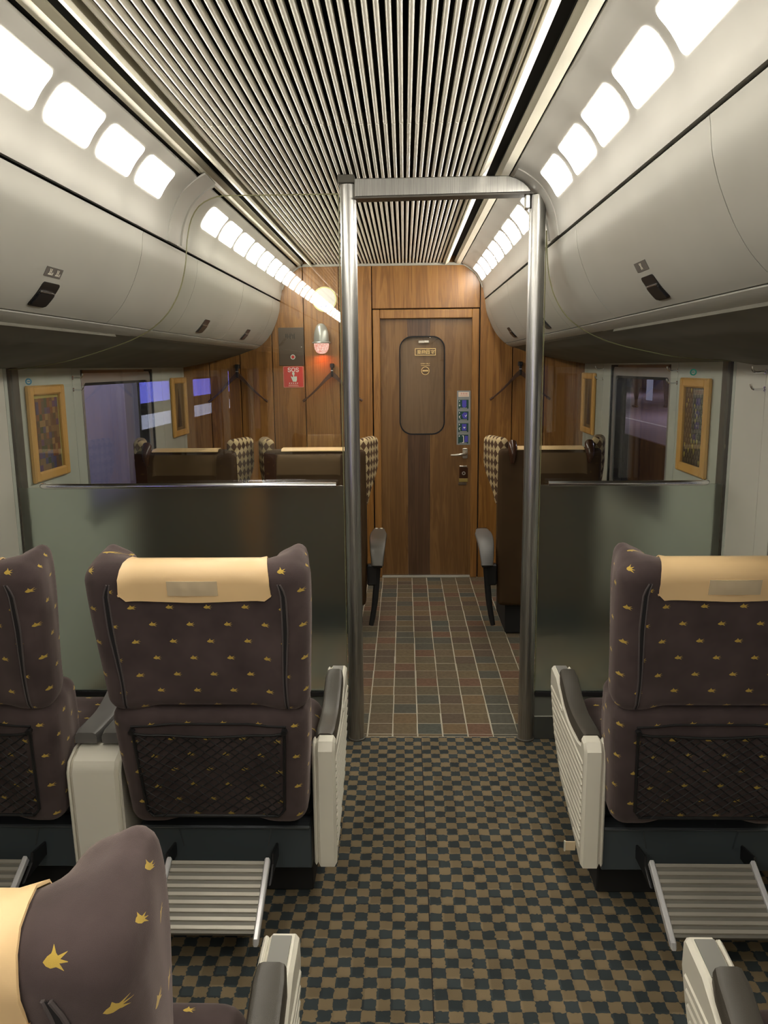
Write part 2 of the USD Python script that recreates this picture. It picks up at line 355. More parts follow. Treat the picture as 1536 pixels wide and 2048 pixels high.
# checks: cream diamonds on brown (far seats), and the aisle carpet
def checks(name, src, su, sv, a, b, jitter, rough=.9, bump=.4, seam=None, skew=0.0):
    n = {'s': ('separate_xyz', {}), 'tc': ('geometry', {}), 'jn': ('noise_texture', {'scale': 110.0, 'detail': 2.0}), 'js': ('separate_color', {}),
         'jx': ('math', {'math_type': 'multiply_add', 'value2': jitter}), 'jy': ('math', {'math_type': 'multiply_add', 'value2': jitter}),
         'u': ('math', {'math_type': 'divide', 'value2': su}), 'v': ('math', {'math_type': 'divide', 'value2': sv}), 'uf': ('math', {'math_type': 'floor'}), 'vf': ('math', {'math_type': 'floor'}),
         'ad': ('math', {'math_type': 'add'}), 'md': ('math', {'math_type': 'floored_modulo', 'value2': 2.0}), 'gt': ('math', {'math_type': 'greater_than', 'value2': .5}),
         'cv': ('combine_xyz', {}) if False else ('vector_math', {'math_type': 'floor'}), 'dv': ('vector_math', {'math_type': 'divide', 'vector2': (su, sv, 1.0)}),
         'wn': ('white_noise_texture', {'dimensions': '2D'}), 'ra': ('rgb_ramp', {'ramp': [(0, tuple(c * .82 for c in a)), (1, tuple(c * 1.15 for c in a))]}),
         'rb': ('rgb_ramp', {'ramp': [(0, tuple(c * .75 for c in b)), (1, tuple(c * 1.25 for c in b))]}), 'mx': ('mix', {}),
         'fz': ('noise_texture', {'scale': 900.0, 'detail': 3.0}), 'fm': ('rgb_ramp', {'ramp': [(.25, (.55,) * 3), (.75, (1.25,) * 3)]}), 'ml': ('mix', {'mix_type': 'multiply', 'fac': 1.0}),
         'b': ('bump', {'strength': bump, 'distance': .002}), 'p': ('principled_bsdf', {'roughness': rough, 'specular_ior_level': .2})}
    l = [(src, 's.vector'), ('tc.position', 'jn.vector'), ('jn.color', 'js.color'), ('js.r', 'jx.value1'), ('js.g', 'jy.value1'), ('s.x', 'jx.value3'), ('s.y', 'jy.value3'),
         ('jx.value', 'u.value1'), ('jy.value', 'v.value1'), ('u.value', 'uf.value1'), ('v.value', 'vf.value1'), ('uf.value', 'ad.value1'), ('vf.value', 'ad.value2'), ('ad.value', 'md.value1'), ('md.value', 'gt.value1'),
         (src, 'dv.vector1'), ('dv.vector', 'cv.vector1'), ('cv.vector', 'wn.vector'), ('wn.value', 'ra.fac'), ('wn.value', 'rb.fac'), ('gt.value', 'mx.fac'), ('ra.color', 'mx.color1'), ('rb.color', 'mx.color2'),
         ('tc.position', 'fz.vector'), ('fz.fac', 'fm.fac'), ('mx.color', 'ml.color1'), ('fm.color', 'ml.color2'), ('ml.color', 'p.base_color'), ('fz.fac', 'b.height'), ('b.normal', 'p.normal')]
    n['cv'] = ('vector_math', {'math_type': 'floor'})
    if src.startswith('uv.'): n['uv'] = ('uvmap', {'attribute': 'st'})
    mat(name, n, l)
checks('carpet_checks', 'tc.position', .0345, .0345, (.228, .172, .100), (.044, .056, .060), .011)
checks('diamond_checks', 'uv.UV', .026, .026, (.50, .385, .215), (.105, .060, .034), .001, bump=.2)
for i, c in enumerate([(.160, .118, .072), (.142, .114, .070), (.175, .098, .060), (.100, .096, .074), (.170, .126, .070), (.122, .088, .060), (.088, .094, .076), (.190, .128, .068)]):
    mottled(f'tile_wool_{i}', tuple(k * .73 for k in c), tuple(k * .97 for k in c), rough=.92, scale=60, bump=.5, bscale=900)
plain('tile_joint', (.46, .42, .33), .9)
# abstract pictures: coloured patches, scattered leaf dots
def patches(name, scale, ramp, mul=(1, 1, 1)):
    mat(name, {'tc': ('geometry', {}), 'mp': ('mapping', {'scale': mul}), 'sc': ('vector_math', {'math_type': 'scale', 'scale': scale}), 'fl': ('vector_math', {'math_type': 'floor'}), 'w': ('white_noise_texture', {}),
        'r': ('rgb_ramp', {'ramp': ramp, 'interpolate': False}), 'p': ('principled_bsdf', {'roughness': .7})},
        [('tc.position', 'mp.vector'), ('mp.vector', 'sc.vector1'), ('sc.vector', 'fl.vector1'), ('fl.vector', 'w.vector'), ('w.value', 'r.fac'), ('r.color', 'p.base_color')])
patches('art_patchwork', 38.0, [(0, (.20, .10, .06)), (.2, (.28, .10, .05)), (.38, (.13, .10, .07)), (.55, (.10, .09, .22)), (.66, (.30, .17, .08)), (.8, (.05, .09, .05)), (.88, (.42, .26, .12)), (.93, (.16, .08, .20))], (0, 1, 1))
plain('art_brown', (.085, .055, .035), .7); plain('art_leaf', (.55, .45, .10), .6); plain('art_leaf_pale', (.20, .15, .09), .6)
plain('art_tan', (.33, .24, .13), .7); plain('art_blueblack', (.030, .032, .040), .7)
# ================================================================== the carriage shell
XC, XL, XR = -.147, -1.53, 1.237            # car centre line, wall faces
YB, YP, YE = -5.6, 3.062, 5.6               # rear end, partition, end wall
PR = [(.535, 2.176), (.56, 2.165), (.60, 2.139), (.632, 2.110), (.662, 2.064), (.682, 2.008), (.692, 1.95), (.697, 1.93), (.703, 1.88), (.715, 1.835), (.735, 1.785),
      (.755, 1.745), (.785, 1.70), (.83, 1.655), (.86, 1.635), (.93, 1.610), (1.0, 1.585), (1.15, 1.55), (1.385, 1.505)]
PS = spline(PR, 400)
PL = np.r_[0, np.cumsum(np.linalg.norm(np.diff(PS, axis=0), axis=1))]
def s_at_z(z, lo=0, hi=None): return float(np.interp(-z, -PS[:, 1], PL))
PT = np.gradient(PS, axis=0); PT /= np.linalg.norm(PT, axis=1)[:, None]
PN = np.stack([-PT[:, 1], PT[:, 0]], 1)          # points outwards from the room (towards +a)
PN = np.where((PN[:, :1] * 1 + 0) * 0 + (PN[:, 1:] * 0) + 1, PN, PN)
if PN[200, 0] < 0: PN = -PN
def prof(s, off=0.0):
    """(a, z) on the profile at arc length s; off > 0 moves into the room"""
    s = np.asarray(s, float)
    a = np.interp(s, PL, PS[:, 0]) - off * np.interp(s, PL, PN[:, 0]); z = np.interp(s, PL, PS[:, 1]) - off * np.interp(s, PL, PN[:, 1])
    return a, z
S_GRV, S_LOW, S_END = s_at_z(1.942), s_at_z(1.648), PL[-1]
def shell_slab(g, side, s0, s1, y0, y1, off, thick, r=0.0, ns=14, bulge=0.0):
    """slab that follows the profile between arc lengths s0..s1, off into the room, rounded corners r in (s, y)"""
    if r > 0:
        u = np.unique(np.r_[s0 + r * (1 - np.cos(np.linspace(0, np.pi / 2, 7))), np.linspace(s0 + r, s1 - r, ns), s1 - r * (1 - np.cos(np.linspace(0, np.pi / 2, 7)))])
    else: u = np.linspace(s0, s1, ns)
    d = np.minimum(u - s0, s1 - u); ins = np.where(d < r, r - np.sqrt(np.maximum(r * r - (r - d) ** 2, 0)), 0)
    k = len(u); v = []
    for o in (off, off - thick):
        a, z = prof(u, o)
        for yy in (y0 + ins, y1 - ins): v.append(np.stack([XC + side * a, yy, z], 1))
    v = np.vstack(v); f = []
    A, B, C, D = 0, k, 2 * k, 3 * k
    for i in range(k - 1):
        f += [[A + i, A + i + 1, B + i + 1, B + i], [D + i, D + i + 1, C + i + 1, C + i], [A + i, C + i, C + i + 1, A + i + 1], [B + i + 1, D + i + 1, D + i, B + i]]
    f += [[A, B, D, C], [B + k - 1, A + k - 1, C + k - 1, D + k - 1]]
    f = np.array(f)
    return g.raw(v, f if side > 0 else f[:, ::-1])

# ---- floor: carpet in front, woollen tiles beyond the partition
fl = thing('floor', 'dark blue and tan checked carpet that turns to brown square tiles behind the partition', kind='structure')
part('carpet', G().box(XL - .05, XR + .05, YB, YP + .012, -.04, 0), 'carpet_checks', fl)
part('carpet_seam', G().box(.0605, .0635, YB, YP + .0, -.001, .0006), 'seam_black', fl)
part('tile_bed', G().box(XL - .05, XR + .05, YP + .012, YE + .06, -.04, -.0002), 'tile_joint', fl)
TP = .1038
spare = [G() for _ in range(8)]
for r in range(26):
    for c in range(-13, 14):
        x0 = -.159 + c * TP + .0028; x1 = x0 + TP - .0056
        y0 = 3.10 + (r - 1) * .1 + .0022; y1 = y0 + .1 - .0044
        if r == 0: y0 = YP + .016
        x0, x1, y1 = max(x0, XL), min(x1, XR), min(y1, YE + .03)
        if x1 - x0 < .01: continue
        j = rng.normal(0, .0007, 4); k = int(rng.choice(8, p=[.2, .17, .11, .13, .14, .11, .08, .06]))
        if -3 <= c <= 7:
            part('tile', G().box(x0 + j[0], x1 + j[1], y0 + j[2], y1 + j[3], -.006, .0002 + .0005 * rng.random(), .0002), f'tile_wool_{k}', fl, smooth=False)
        else: spare[k].box(x0, x1, y0, y1, -.006, .0004)
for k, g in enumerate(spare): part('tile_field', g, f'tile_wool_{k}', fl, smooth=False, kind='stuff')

# ---- ceiling: slats under a dark void
ce = thing('ceiling', 'ceiling of cream slats running lengthwise under a dark void', kind='structure')
part('backing', G().box(XL, XR, YB, YE + .06, 2.262, 2.30), 'ceiling_dark', ce)
g = G()
for k in range(12): g.box(-.50, .20, -1.3 + k * .29, -1.285 + k * .29, 2.215, 2.255)
part('cross_bar', g, 'ceiling_dark', ce, kind='stuff')
g = G()
for x0, x1 in ((-.64, -.46), (.10, .295)): g.box(x0, x1, YB, YE + .03, 2.212, 2.222)
g.box(-.46, .10, 2.44, YE + .03, 2.212, 2.222)
part('void_liner', g, 'ceiling_brown', ce)
w, h = .0064, .013
slat_poly = [(w * math.cos(a), w + w * math.sin(a)) for a in np.radians([180, 205, 230, 250, 270, 290, 310, 335, 360])] + [(w, h), (-w, h)]
for i in range(39):
    x = -.598 + .0228 * i
    for y0, y1 in ((YB, 2.438), (2.444, YE + .02)):
        dx = rng.normal(0, .0004)
        part('slat', G().prism([(x + dx + a, 2.18 + b) for a, b in slat_poly], y0, y1, 'y'), 'slat_paint', ce)
for x0, x1 in ((-.650, -.622), (.278, .304)):
    part('edge_rail', G().prism([(x0, 2.166 if x0 > 0 else 2.186), (x1, 2.186 if x0 > 0 else 2.166), (x1, 2.22), (x0, 2.22)], YB, YE + .02, 'y'), 'rail_paint', ce)

# ---- trims along the coves: grey lip, cream lip, dark joint, and the cove itself
n_trim = 0
def trim(label, mesh, material, smooth=30):
    global n_trim; n_trim += 1
    m = usdkit.mesh(stage, f'/World/trim_{n_trim}', mesh.mesh(), M[material], smooth=smooth); return tag(m.GetPrim(), label, None, None, 'structure')
for side, nm in ((-1, 'left'), (1, 'right')):
    xs = lambda a: XC + side * a
    lo = (.532, .568) if side < 0 else (.487, .527)
    s_c = float(np.interp(.574 if side < 0 else .536, PS[:, 0], PL))
    a0 = .503 if side < 0 else .4515
    trim(f'black slot between the slats and the {nm} cove', G().box(xs(a0), xs(lo[1] + .01), YB, YE + .03, 2.228, 2.236).box(xs(lo[0] + .012), xs(lo[0] + .016), YB, YE + .03, 2.1961, 2.228), 'gap_black')
    trim(f'cream ceiling edge rail beside the dark slot above the {nm} cove', G().prism([(xs(lo[0] + .012), 2.176), (xs(lo[1]), 2.172), (xs(lo[1]), 2.20), (xs(lo[0] + .012), 2.20)], YB, YE + .02, 'y'), 'rail_paint')
    trim(f'grey lip of the dark ceiling slot on the {nm}', G().prism([(xs(lo[0] + .0115), 2.1765), (xs(lo[0] + .0115), 2.196), (xs(lo[0] + .001), 2.196), (xs(lo[0] + .001), 2.190)], YB, YE + .02, 'y'), 'rail_grey')
    g = G(); shell_slab(g, side, s_c, S_GRV - .005, YB, YE + .03, 0, .02, ns=40)
    trim(f'pale curved cove panel above the {nm} luggage bins', g, 'cove_plastic')
    g = G(); shell_slab(g, side, s_c - .02, S_END - .0, YB, YE + .03, -.024, .01, ns=60)
    trim(f'dark backing behind the {nm} cove and bins', g, 'gap_black')
    # underside of the rack
    g = G(); shell_slab(g, side, S_LOW + .052, S_END, YB, 2.90, .012, .016, ns=20)
    shell_slab(g, side, S_LOW + .052, S_END, 2.905, YE + .02, 0, .016, ns=20)
    trim(f'dark fabric underside of the {nm} luggage rack', g, 'underside_cloth')
    g = G(); shell_slab(g, side, S_LOW + .003, S_LOW + .054, YB, 3.06, .003, .016, ns=8)
    shell_slab(g, side, S_LOW + .003, S_LOW + .054, 3.064, YE + .02, .001, .016, ns=8)
    trim(f'pale rounded lower lip of the {nm} luggage rack', g, 'bin_plastic')
    # moulded arch where the glass meets the shell
    g = G(); shell_slab(g, side, .012, S_GRV - .006, 2.95, 3.10, .004, .006, ns=40); shell_slab(g, side, .018, S_GRV - .012, 3.10, 3.112, .010, .012, ns=40)
    trim(f'moulded arch on the {nm} cove at the glass partition', g, 'cove_plastic')

# ---- light panels set in the coves
S_P0, S_P1 = s_at_z(2.134), s_at_z(2.055)
def light_run(side, starts, nm):
    words = {'near': f'glowing white cove light panel above the {nm} bins, before the glass partition', 'far': f'glowing white cove light panel over the {nm} bins beyond the partition'}
    for i, (y0, lab) in enumerate(starts):
        g = G(); shell_slab(g, side, S_P0, S_P1, y0 + .004, y0 + .266, .0015, .006, r=.022, ns=8)
        p = part('light_panel', g, 'cove_light')
        tag(p, lab, 'light', f'{nm} cove light panels')
ordn = ['nearest the partition', 'second from the partition', 'third from the partition', 'fourth from the partition']
for side, nm, y1, yf in ((-1, 'left', 2.527, 3.34), (1, 'right', 2.595, 3.068)):
    runs = []
    for k in range(26):
        y = y1 - .311 * k
        if y < YB + .1: break
        runs.append((y, f'white lit {nm} cove panel before the glass, {ordn[k]}' if k < 4 else f'white lit cove panel above the {nm} bins behind the viewer'))
    far = [yf + .311 * k for k in range(9) if yf + .311 * k + .272 < YE + .01]
    place = ['just past the partition', 'second past the partition', 'third past the partition', 'fourth past the partition', 'fifth past the partition', 'sixth past the partition', 'seventh past the partition', 'eighth past the partition']
    for k, y in enumerate(far): runs.append((y, f'white lit {nm} cove panel, {place[k]}' if k < len(far) - 1 else f'white lit {nm} cove panel touching the wooden end wall'))
    light_run(side, runs, nm)

# ---- luggage bins
def glyph_seat(g, x, s0, side, y, k=1.0, flip=1): pass
def latch(side, y, parent, s0, big=True):
    w = .05 if big else .045
    p = part('latch', shell_slab(G(), side, s0, s0 + .076, y - w, y + w, .0022, .008, r=.010, ns=6), 'black_plastic', parent)
    part('latch_lever', shell_slab(G(), side, s0 + .030, s0 + .070, y - w * .86, y + w * .86, .0065, .006, r=.006, ns=5), 'black_plastic', p)
    part('latch_line', shell_slab(G(), side, s0 + .0265, s0 + .0290, y - w * .84, y + w * .84, .0062, .005, ns=3), 'bright_metal', p)
def label_plate(side, y, parent, s0):
    p = part('seat_label', shell_slab(G(), side, s0, s0 + .0255, y - .048, y + .048, .0014, .003, ns=4), 'label_grey', parent)
    g = G(); st = 1 if side < 0 else -1
    if side < 0:
        for c in (-.020, .022):
            for a, b, c0, c1 in ((-.010, .010, .0165, .0205), (-.006, -.002, .005, .018), (.002, .006, .004, .018), (-.006, .006, .0095, .0115), (.012, .017, .013, .0205), (-.008, -.003, .004, .0065)):
                shell_slab(g, side, s0 + c0, s0 + c1, y + st * (c + a) if st > 0 else y + st * (c + b), y + st * (c + b) if st > 0 else y + st * (c + a), .0019, .002, ns=2)
    else:
        for a, b, c0, c1 in ((-.007, -.002, .004, .010), (.002, .007, .004, .010), (-.004, .004, .010, .015), (-.007, -.002, .015, .021), (.002, .007, .015, .021)):
            shell_slab(g, side, s0 + c0, s0 + c1, y + a, y + b, .0019, .002, ns=2)
    part('seat_mark', g, 'print_pale', p)
S_LAT, S_LAB = s_at_z(1.722), s_at_z(1.757)
bins = {-1: [(YB, -.73, None), (-.73, .41, -.18), (.41, 1.55, .95), (1.55, 2.69, 2.135), (2.69, 3.39, None), (3.39, 4.34, 3.815), (4.34, 5.30, 4.825), (5.30, YE + .02, None)],
        1: [(YB, -.73, None), (-.73, .41, -.18), (.41, 1.55, .95), (1.55, 2.69, 2.14), (2.69, 3.39, None), (3.39, 4.42, 3.79), (4.42, 5.36, 4.92), (5.36, YE + .02, None)]}
for side, nm in ((-1, 'left'), (1, 'right')):
    for i, (y0, y1, yl) in enumerate(bins[side]):
        lab = {0: f'long plain {nm} overhead bin front behind the viewer', 1: f'curved pale {nm} luggage bin, third door before the partition', 2: f'curved pale {nm} luggage bin whose door meets the frame edge, before the partition', 3: f'curved pale {nm} luggage bin with seat label above its black latch',
               4: f'plain curved {nm} bin filler passing through the glass partition', 5: f'curved pale {nm} luggage bin just beyond the glass partition, black latch', 6: f'curved pale {nm} luggage bin nearest the wooden end wall, black latch', 7: f'narrow plain {nm} bin filler against the wooden end wall'}[i]
        t = thing('luggage_bin', lab, 'luggage bin', group=f'{nm} luggage bins')
        part('door_panel', shell_slab(G(), side, S_GRV + .005, S_LOW - .002, y0 + .0016, y1 - .0016, 0, .012, ns=30), 'bin_plastic', t)
        if yl is not None:
            latch(side, yl, t, S_LAT)
            if i in (2, 3): label_plate(side, yl - (.02 if side < 0 else .0), t, S_LAB)

# ---- side walls with windows
WIN = [(-2.95, -2.05), (-1.85, -.90), (-.65, .30), (.55, 1.50), (1.74, 2.70), (3.80, 4.90)]
ZW0, ZW1 = .74, 1.497
for side, x, nm, green in ((-1, XL, 'left', True), (1, XR, 'right', True)):
    o = x + side * .10
    wl = thing(f'wall_{nm}', f'pale grey panelled {nm} side wall of the carriage', kind='structure')
    part('backing', G().box(x + side * .02, o, YB, 3.80, 0, ZW0).box(x + side * .02, o, YB, YE + .05, 0, ZW0).box(x + side * .02, o, YB, YE + .05, ZW1, 1.62), 'seam_black', wl)
    g = G()
    ys = [YB] + [q for w_ in WIN for q in w_] + [YE + .05]
    for k in range(0, len(ys), 2): g.box(x + side * .02, o, ys[k], ys[k + 1], ZW0, ZW1)
    part('pier', g, 'seam_black', wl)
    seams = sorted([YB, YE + .03, 2.805, 3.70, 5.075, 3.06] + [q for w_ in WIN[:5] for q in (w_[0] - .10,)])
    def solid(y0, y1, z0, z1): part('panel', G().box(x, x + side * .021, y0 + .0018, y1 - .0018, z0, z1, .0012), 'wall_panel_green' if y0 > 3.0 else 'wall_panel', wl)
    for y0, y1 in zip(seams, seams[1:]):
        inw = [w_ for w_ in WIN if w_[0] >= y0 - .001 and w_[1] <= y1 + .001]
        if not inw: solid(y0, y1, .0, 1.53); continue
        w0, w1 = inw[0]
        if w0 - y0 > .004: solid(y0, w0 + .0018, 0, 1.53)
        if y1 - w1 > .004: solid(w1 - .0018, y1, 0, 1.53)
        part('panel', G().box(x, x + side * .021, w0, w1, 0, ZW0), 'wall_panel_green' if y0 > 3.0 else 'wall_panel', wl)
        part('panel', G().box(x, x + side * .021, w0, w1, ZW1, 1.53), 'wall_panel_green' if y0 > 3.0 else 'wall_panel', wl)
    # dark pillar that takes the partition, with a thin metal edge
    tr = trim(f'dark vertical pillar strip on the {nm} wall at the partition', G().prism([(x - side * 0, 3.085), (x - side * .016, 3.095), (x - side * .020, 3.12), (x - side * .016, 3.148), (x, 3.155)], 0.0, 1.52, 'z'), 'pillar_dark')
n_win = 0
for side, x, nm in ((-1, XL, 'left'), (1, XR, 'right')):
    for (w0, w1) in WIN[2:]:
        n_win += 1
        far = w0 > 3
        t = tag(UsdGeom.Xform.Define(stage, f'/World/window_{n_win}').GetPrim(), (f'{nm} window beyond the glass partition with dark seal and grey metal frame' if far else f'{nm} window of the near saloon, out of frame, {({-.65: "behind the viewer", .55: "beside the closest seat"}).get(w0, "beside the front row")}'), None, None, 'structure')
        xo = x + side * .05
        def ring(a, b, d0, d1, name, material):
            outer = [(w0 + a, ZW0 + a), (w1 - a, ZW0 + a), (w1 - a, ZW1 - a), (w0 + a, ZW1 - a)]
            inner = rrect(w0 + a + b, w1 - a - b, ZW0 + a + b, ZW1 - a - b, .03)
            part(name, G().prism(outer, x + side * d0, x + side * d1, 'x', holes=[inner]), material, t)
        ring(.0, .012, .004, .045, 'rubber_edge', 'black_rubber')
        ring(.012, .050, .014, .055, 'frame', 'alu_frame')
        ring(.062, .014, .022, .060, 'gasket', 'black_rubber')
        part('pane', G().box(x + side * .062, x + side * .066, w0 + .012, w1 - .012, ZW0 + .012, ZW1 - .012), 'window_glass', t)
        part('blind_box', G().box(x - side * .0, x + side * .055, w0 + .03, w1 - .16, 1.482, 1.498, .003), 'blind_brown', t)

# ---- rear end wall
wb = thing('wall_back', 'plain grey end wall of the saloon behind the viewer', kind='structure')
part('panel', G().box(XL, XR, YB - .05, YB, 0, 2.26), 'wall_panel', wb)

# ---- wooden end wall: vertical planks, a header over the door, a grey arch trim
we = thing('wall_front', 'wooden end wall of vertical teak panels around the crew door', kind='structure')
part('backing', G().box(XL - .05, -.18, YE + .022, YE + .06, 0, 2.24).box(.49, XR + .05, YE + .022, YE + .06, 0, 2.24).box(-.18, .49, YE + .022, YE + .06, 1.84, 2.24), 'seam_black', we)
edges = [XL - .05, -1.35, -1.135, -.909, -.686, -.443, -.218]
for a, b in zip(edges, edges[1:]): part('plank', G().box(a + .0025, b - .0025, YE, YE + .024, 0, 2.235, .0025), 'wood_panel', we)
edges = [.518, .744, .963, XR + .05]
for a, b in zip(edges, edges[1:]): part('plank', G().box(a + .0025, b - .0025, YE, YE + .024, 0, 2.235, .0025), 'wood_panel', we)
part('header', G().box(-.215, .515, YE, YE + .024, 1.887, 2.235, .003), 'wood_panel', we)
g = G()
pts = [(-.66, 2.205), (-.66, 2.176)] ; arch = [(XC - a, z) for a, z in zip(*prof(np.linspace(0, s_at_z(1.98), 12)))]
for side in (-1, 1):
    for i, s in enumerate(np.linspace(0, s_at_z(2.02), 9)[:-1]): shell_slab(g, side, s, s + s_at_z(2.02) / 8, YE - .012, YE + .01, .006, .012, ns=2)
g.box(XC - .55, XC + .55, YE - .012, YE + .01, 2.166, 2.184, .002)
trim('grey metal edging between the slatted ceiling and the wooden end wall', g, 'rail_grey')

# ---- crew door
dr = tag(UsdGeom.Xform.Define(stage, '/World/door_1').GetPrim(), 'wooden crew door with a rounded tinted window in the end wall', None, None, 'structure')
DX0, DX1, DZ = -.166, .466, 1.820
yd = YE + .030
win = rrect(-.030, .279, 1.030, 1.700, .085, 8)
part('frame', G().box(-.213, DX0 + .001, YE - .004, YE + .055, 0, 1.880, .004), 'wood_trim', dr)
part('frame', G().box(DX1 - .001, .513, YE - .004, YE + .055, 0, 1.880, .004), 'wood_trim', dr)
part('frame', G().box(DX0 + .001, DX1 - .001, YE - .003, YE + .055, DZ, 1.880, .004), 'wood_trim', dr)
def leaf(x0, x1, material):
    L = Polygon([(x0, .012), (x1, .012), (x1, DZ), (x0, DZ)]).difference(Polygon(win)); g = G()
    for q in getattr(L, 'geoms', [L]):
        t = trimesh.creation.extrude_polygon(q, .035, engine='earcut'); g.raw(G._ax(t.vertices[:, :2], t.vertices[:, 2] + yd, 'y'), t.faces[:, ::-1])
    part('leaf_panel', g, material, dr)
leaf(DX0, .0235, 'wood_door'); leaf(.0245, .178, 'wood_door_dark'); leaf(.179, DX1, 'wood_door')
part('window_back', G().box(-.04, .29, yd + .026, yd + .032, 1.02, 1.71), 'wood_door_glass', dr)
wp = part('window_pane', G().prism(rrect(-.030, .279, 1.030, 1.700, .085, 8), yd + .012, yd + .016, 'y'), 'door_glass', dr)
part('window_seal', G().prism(rrect(-.034, .283, 1.026, 1.704, .089, 8), yd - .003, yd + .012, 'y', holes=[rrect(-.026, .275, 1.034, 1.696, .081, 8)]), 'seam_black', dr)
part('window_slot', G().box(.098, .175, yd + .003, yd + .011, 1.655, 1.674, .003).box(.138, .172, yd + .001, yd + .011, 1.657, 1.676, .003), 'handle_nickel', dr)
part('threshold', G().box(DX0, DX1, YE - .01, YE + .06, 0, .010, .002), 'rail_grey', dr)
# crew-room lettering on the pane
KANJI = [[([(0,0),(2,4),(29,15),(40,25),(6,26),(6,33),(24,34),(24,46),(2,46),(2,54),(21,54),(24,56),(24,66),(7,69),(7,76),(48,77),(48,85),(9,83),(9,91),(66,94),(91,100),(94,91),(60,87),(57,77),(100,76),(100,69),(84,66),(83,56),(86,54),(106,54),(106,46),(84,46),(83,34),(102,33),(102,26),(68,26),(67,23),(95,6),(106,4),(107,0),(85,0),(58,19),(57,0),(48,0),(47,19),(20,0)],[[(58,46),(58,33),(76,34),(76,46)],[(58,69),(58,54),(76,54),(76,68)],[(31,34),(48,33),(48,46),(32,46)],[(31,55),(48,54),(48,68),(32,68)]])],[([(0,20),(16,46),(16,51),(0,51),(0,58),(21,58),(9,75),(16,76),(23,71),(34,86),(2,87),(2,95),(47,93),(42,80),(27,65),(29,58),(47,58),(48,49),(71,59),(59,74),(51,65),(44,71),(58,86),(65,100),(73,98),(70,87),(102,85),(96,71),(86,59),(107,51),(105,44),(93,45),(79,54),(55,42),(46,45),(38,27),(35,29),(35,35),(40,50),(30,51),(29,0),(18,0),(20,33),(5,11),(2,11)],[[(65,80),(79,64),(91,79)]]),([(44,0),(56,9),(64,23),(63,25),(45,25),(45,33),(65,33),(67,45),(76,45),(75,33),(102,33),(98,0),(87,0),(93,15),(92,25),(73,25),(69,13),(58,0)],[])],[([(0,0),(20,11),(0,12),(0,65),(88,65),(88,12),(70,11),(92,0),(67,0),(56,4),(60,12),(29,12),(31,4),(23,0)],[[(11,27),(10,19),(79,20),(78,27)],[(11,44),(10,33),(79,33),(78,44)],[(11,58),(10,50),(79,51),(78,58)]]),([(6,100),(83,100),(83,73),(6,73)],[[(16,92),(16,81),(73,82),(72,92)]])],[([(0,0),(45,2),(47,4),(47,18),(11,18),(11,25),(45,26),(48,39),(15,36),(13,45),(20,47),(35,63),(13,64),(13,71),(89,71),(89,64),(70,63),(93,42),(87,35),(81,42),(59,42),(54,39),(57,26),(93,25),(93,18),(55,18),(55,4),(57,2),(102,0)],[[(31,47),(69,49),(64,58),(70,63),(48,64)]]),([(0,69),(0,89),(47,89),(45,100),(53,100),(57,89),(102,89),(102,69),(93,69),(90,82),(10,82),(9,69)],[])]]
g = G()
for k, glyph in enumerate(KANJI):
    for ex, holes in glyph:
        s = .00029; ox = .0885 + k * .0315; oz = 1.582
        g.prism([(ox + a * s, oz + b * s) for a, b in ex], yd + .0095, yd + .0115, 'y', holes=[[(ox + a * s, oz + b * s) for a, b in h] for h in holes] or None)
part('crew_room_lettering', g, 'gold_print', dr, smooth=False)
sg = G().prism([(.0745, 1.572), (.2185, 1.572), (.2185, 1.621), (.0745, 1.621)], yd + .009, yd + .0113, 'y', holes=[[(.079, 1.5765), (.214, 1.5765), (.214, 1.6165), (.079, 1.6165)]])
part('lettering_border', sg, 'gold_print', dr, smooth=False)
def flat_text(txt, height, cx, z, y, material, parent, name, bold=True, depth=.0012):
    t = meshkit.text_mesh(txt, height, depth, bold); v = t.vertices; w = v[:, 0].max() - v[:, 0].min()
    q = np.stack([v[:, 0] - v[:, 0].min() - w / 2 + cx, y - v[:, 2], v[:, 1] + z], 1)
    part(name, G().raw(q, t.faces), material, parent, smooth=False)
flat_text('STAFF ONLY', .0075, .1465, 1.513, yd + .0105, 'gold_print', dr, 'staff_lettering')
part('staff_underline', G().box(.116, .177, yd + .0095, yd + .0113, 1.503, 1.5055), 'gold_print', dr)
g = G().prism(circle(.1465, 1.468, .0285), yd + .009, yd + .0113, 'y', holes=[circle(.1465, 1.468, .0245)]).box(.1265, .1665, yd + .009, yd + .0113, 1.4635, 1.4735)
part('no_entry_mark', g, 'gold_print', dr)
# lever handle, lock, brass tag
hp = part('handle_plate', G().prism(rrect(.407, .444, .857, .930, .008), yd - .008, yd, 'y', .002), 'handle_nickel', dr)
part('handle', G().tube(bez([(.428, yd - .004, .893), (.428, yd - .05, .893), (.418, yd - .055, .893), (.37, yd - .055, .884), (.322, yd - .052, .886)], 14), [.011] * 5 + [.0105] * 4 + [.010, .009, .008, .007, .006], 12), 'handle_nickel', dr)
lk = part('lock_plate', G().box(.386, .446, yd - .004, yd, .718, .792, .001), 'brown_wood_dark', dr)
part('lock_edge', G().box(.386, .440, yd - .010, yd, .798, .806, .002), 'handle_nickel', dr)
part('keyhole', G().prism(circle(.417, .752, .013), yd - .008, yd - .003, 'y', holes=[circle(.417, .752, .006)]), 'handle_nickel', dr)
part('brass_tag', G().box(.384, .446, yd - .004, yd, .690, .714, .001), 'brass', dr)
part('lock_foot', G().box(.380, .438, yd - .004, yd, .668, .686, .001), 'panel_brown', dr)
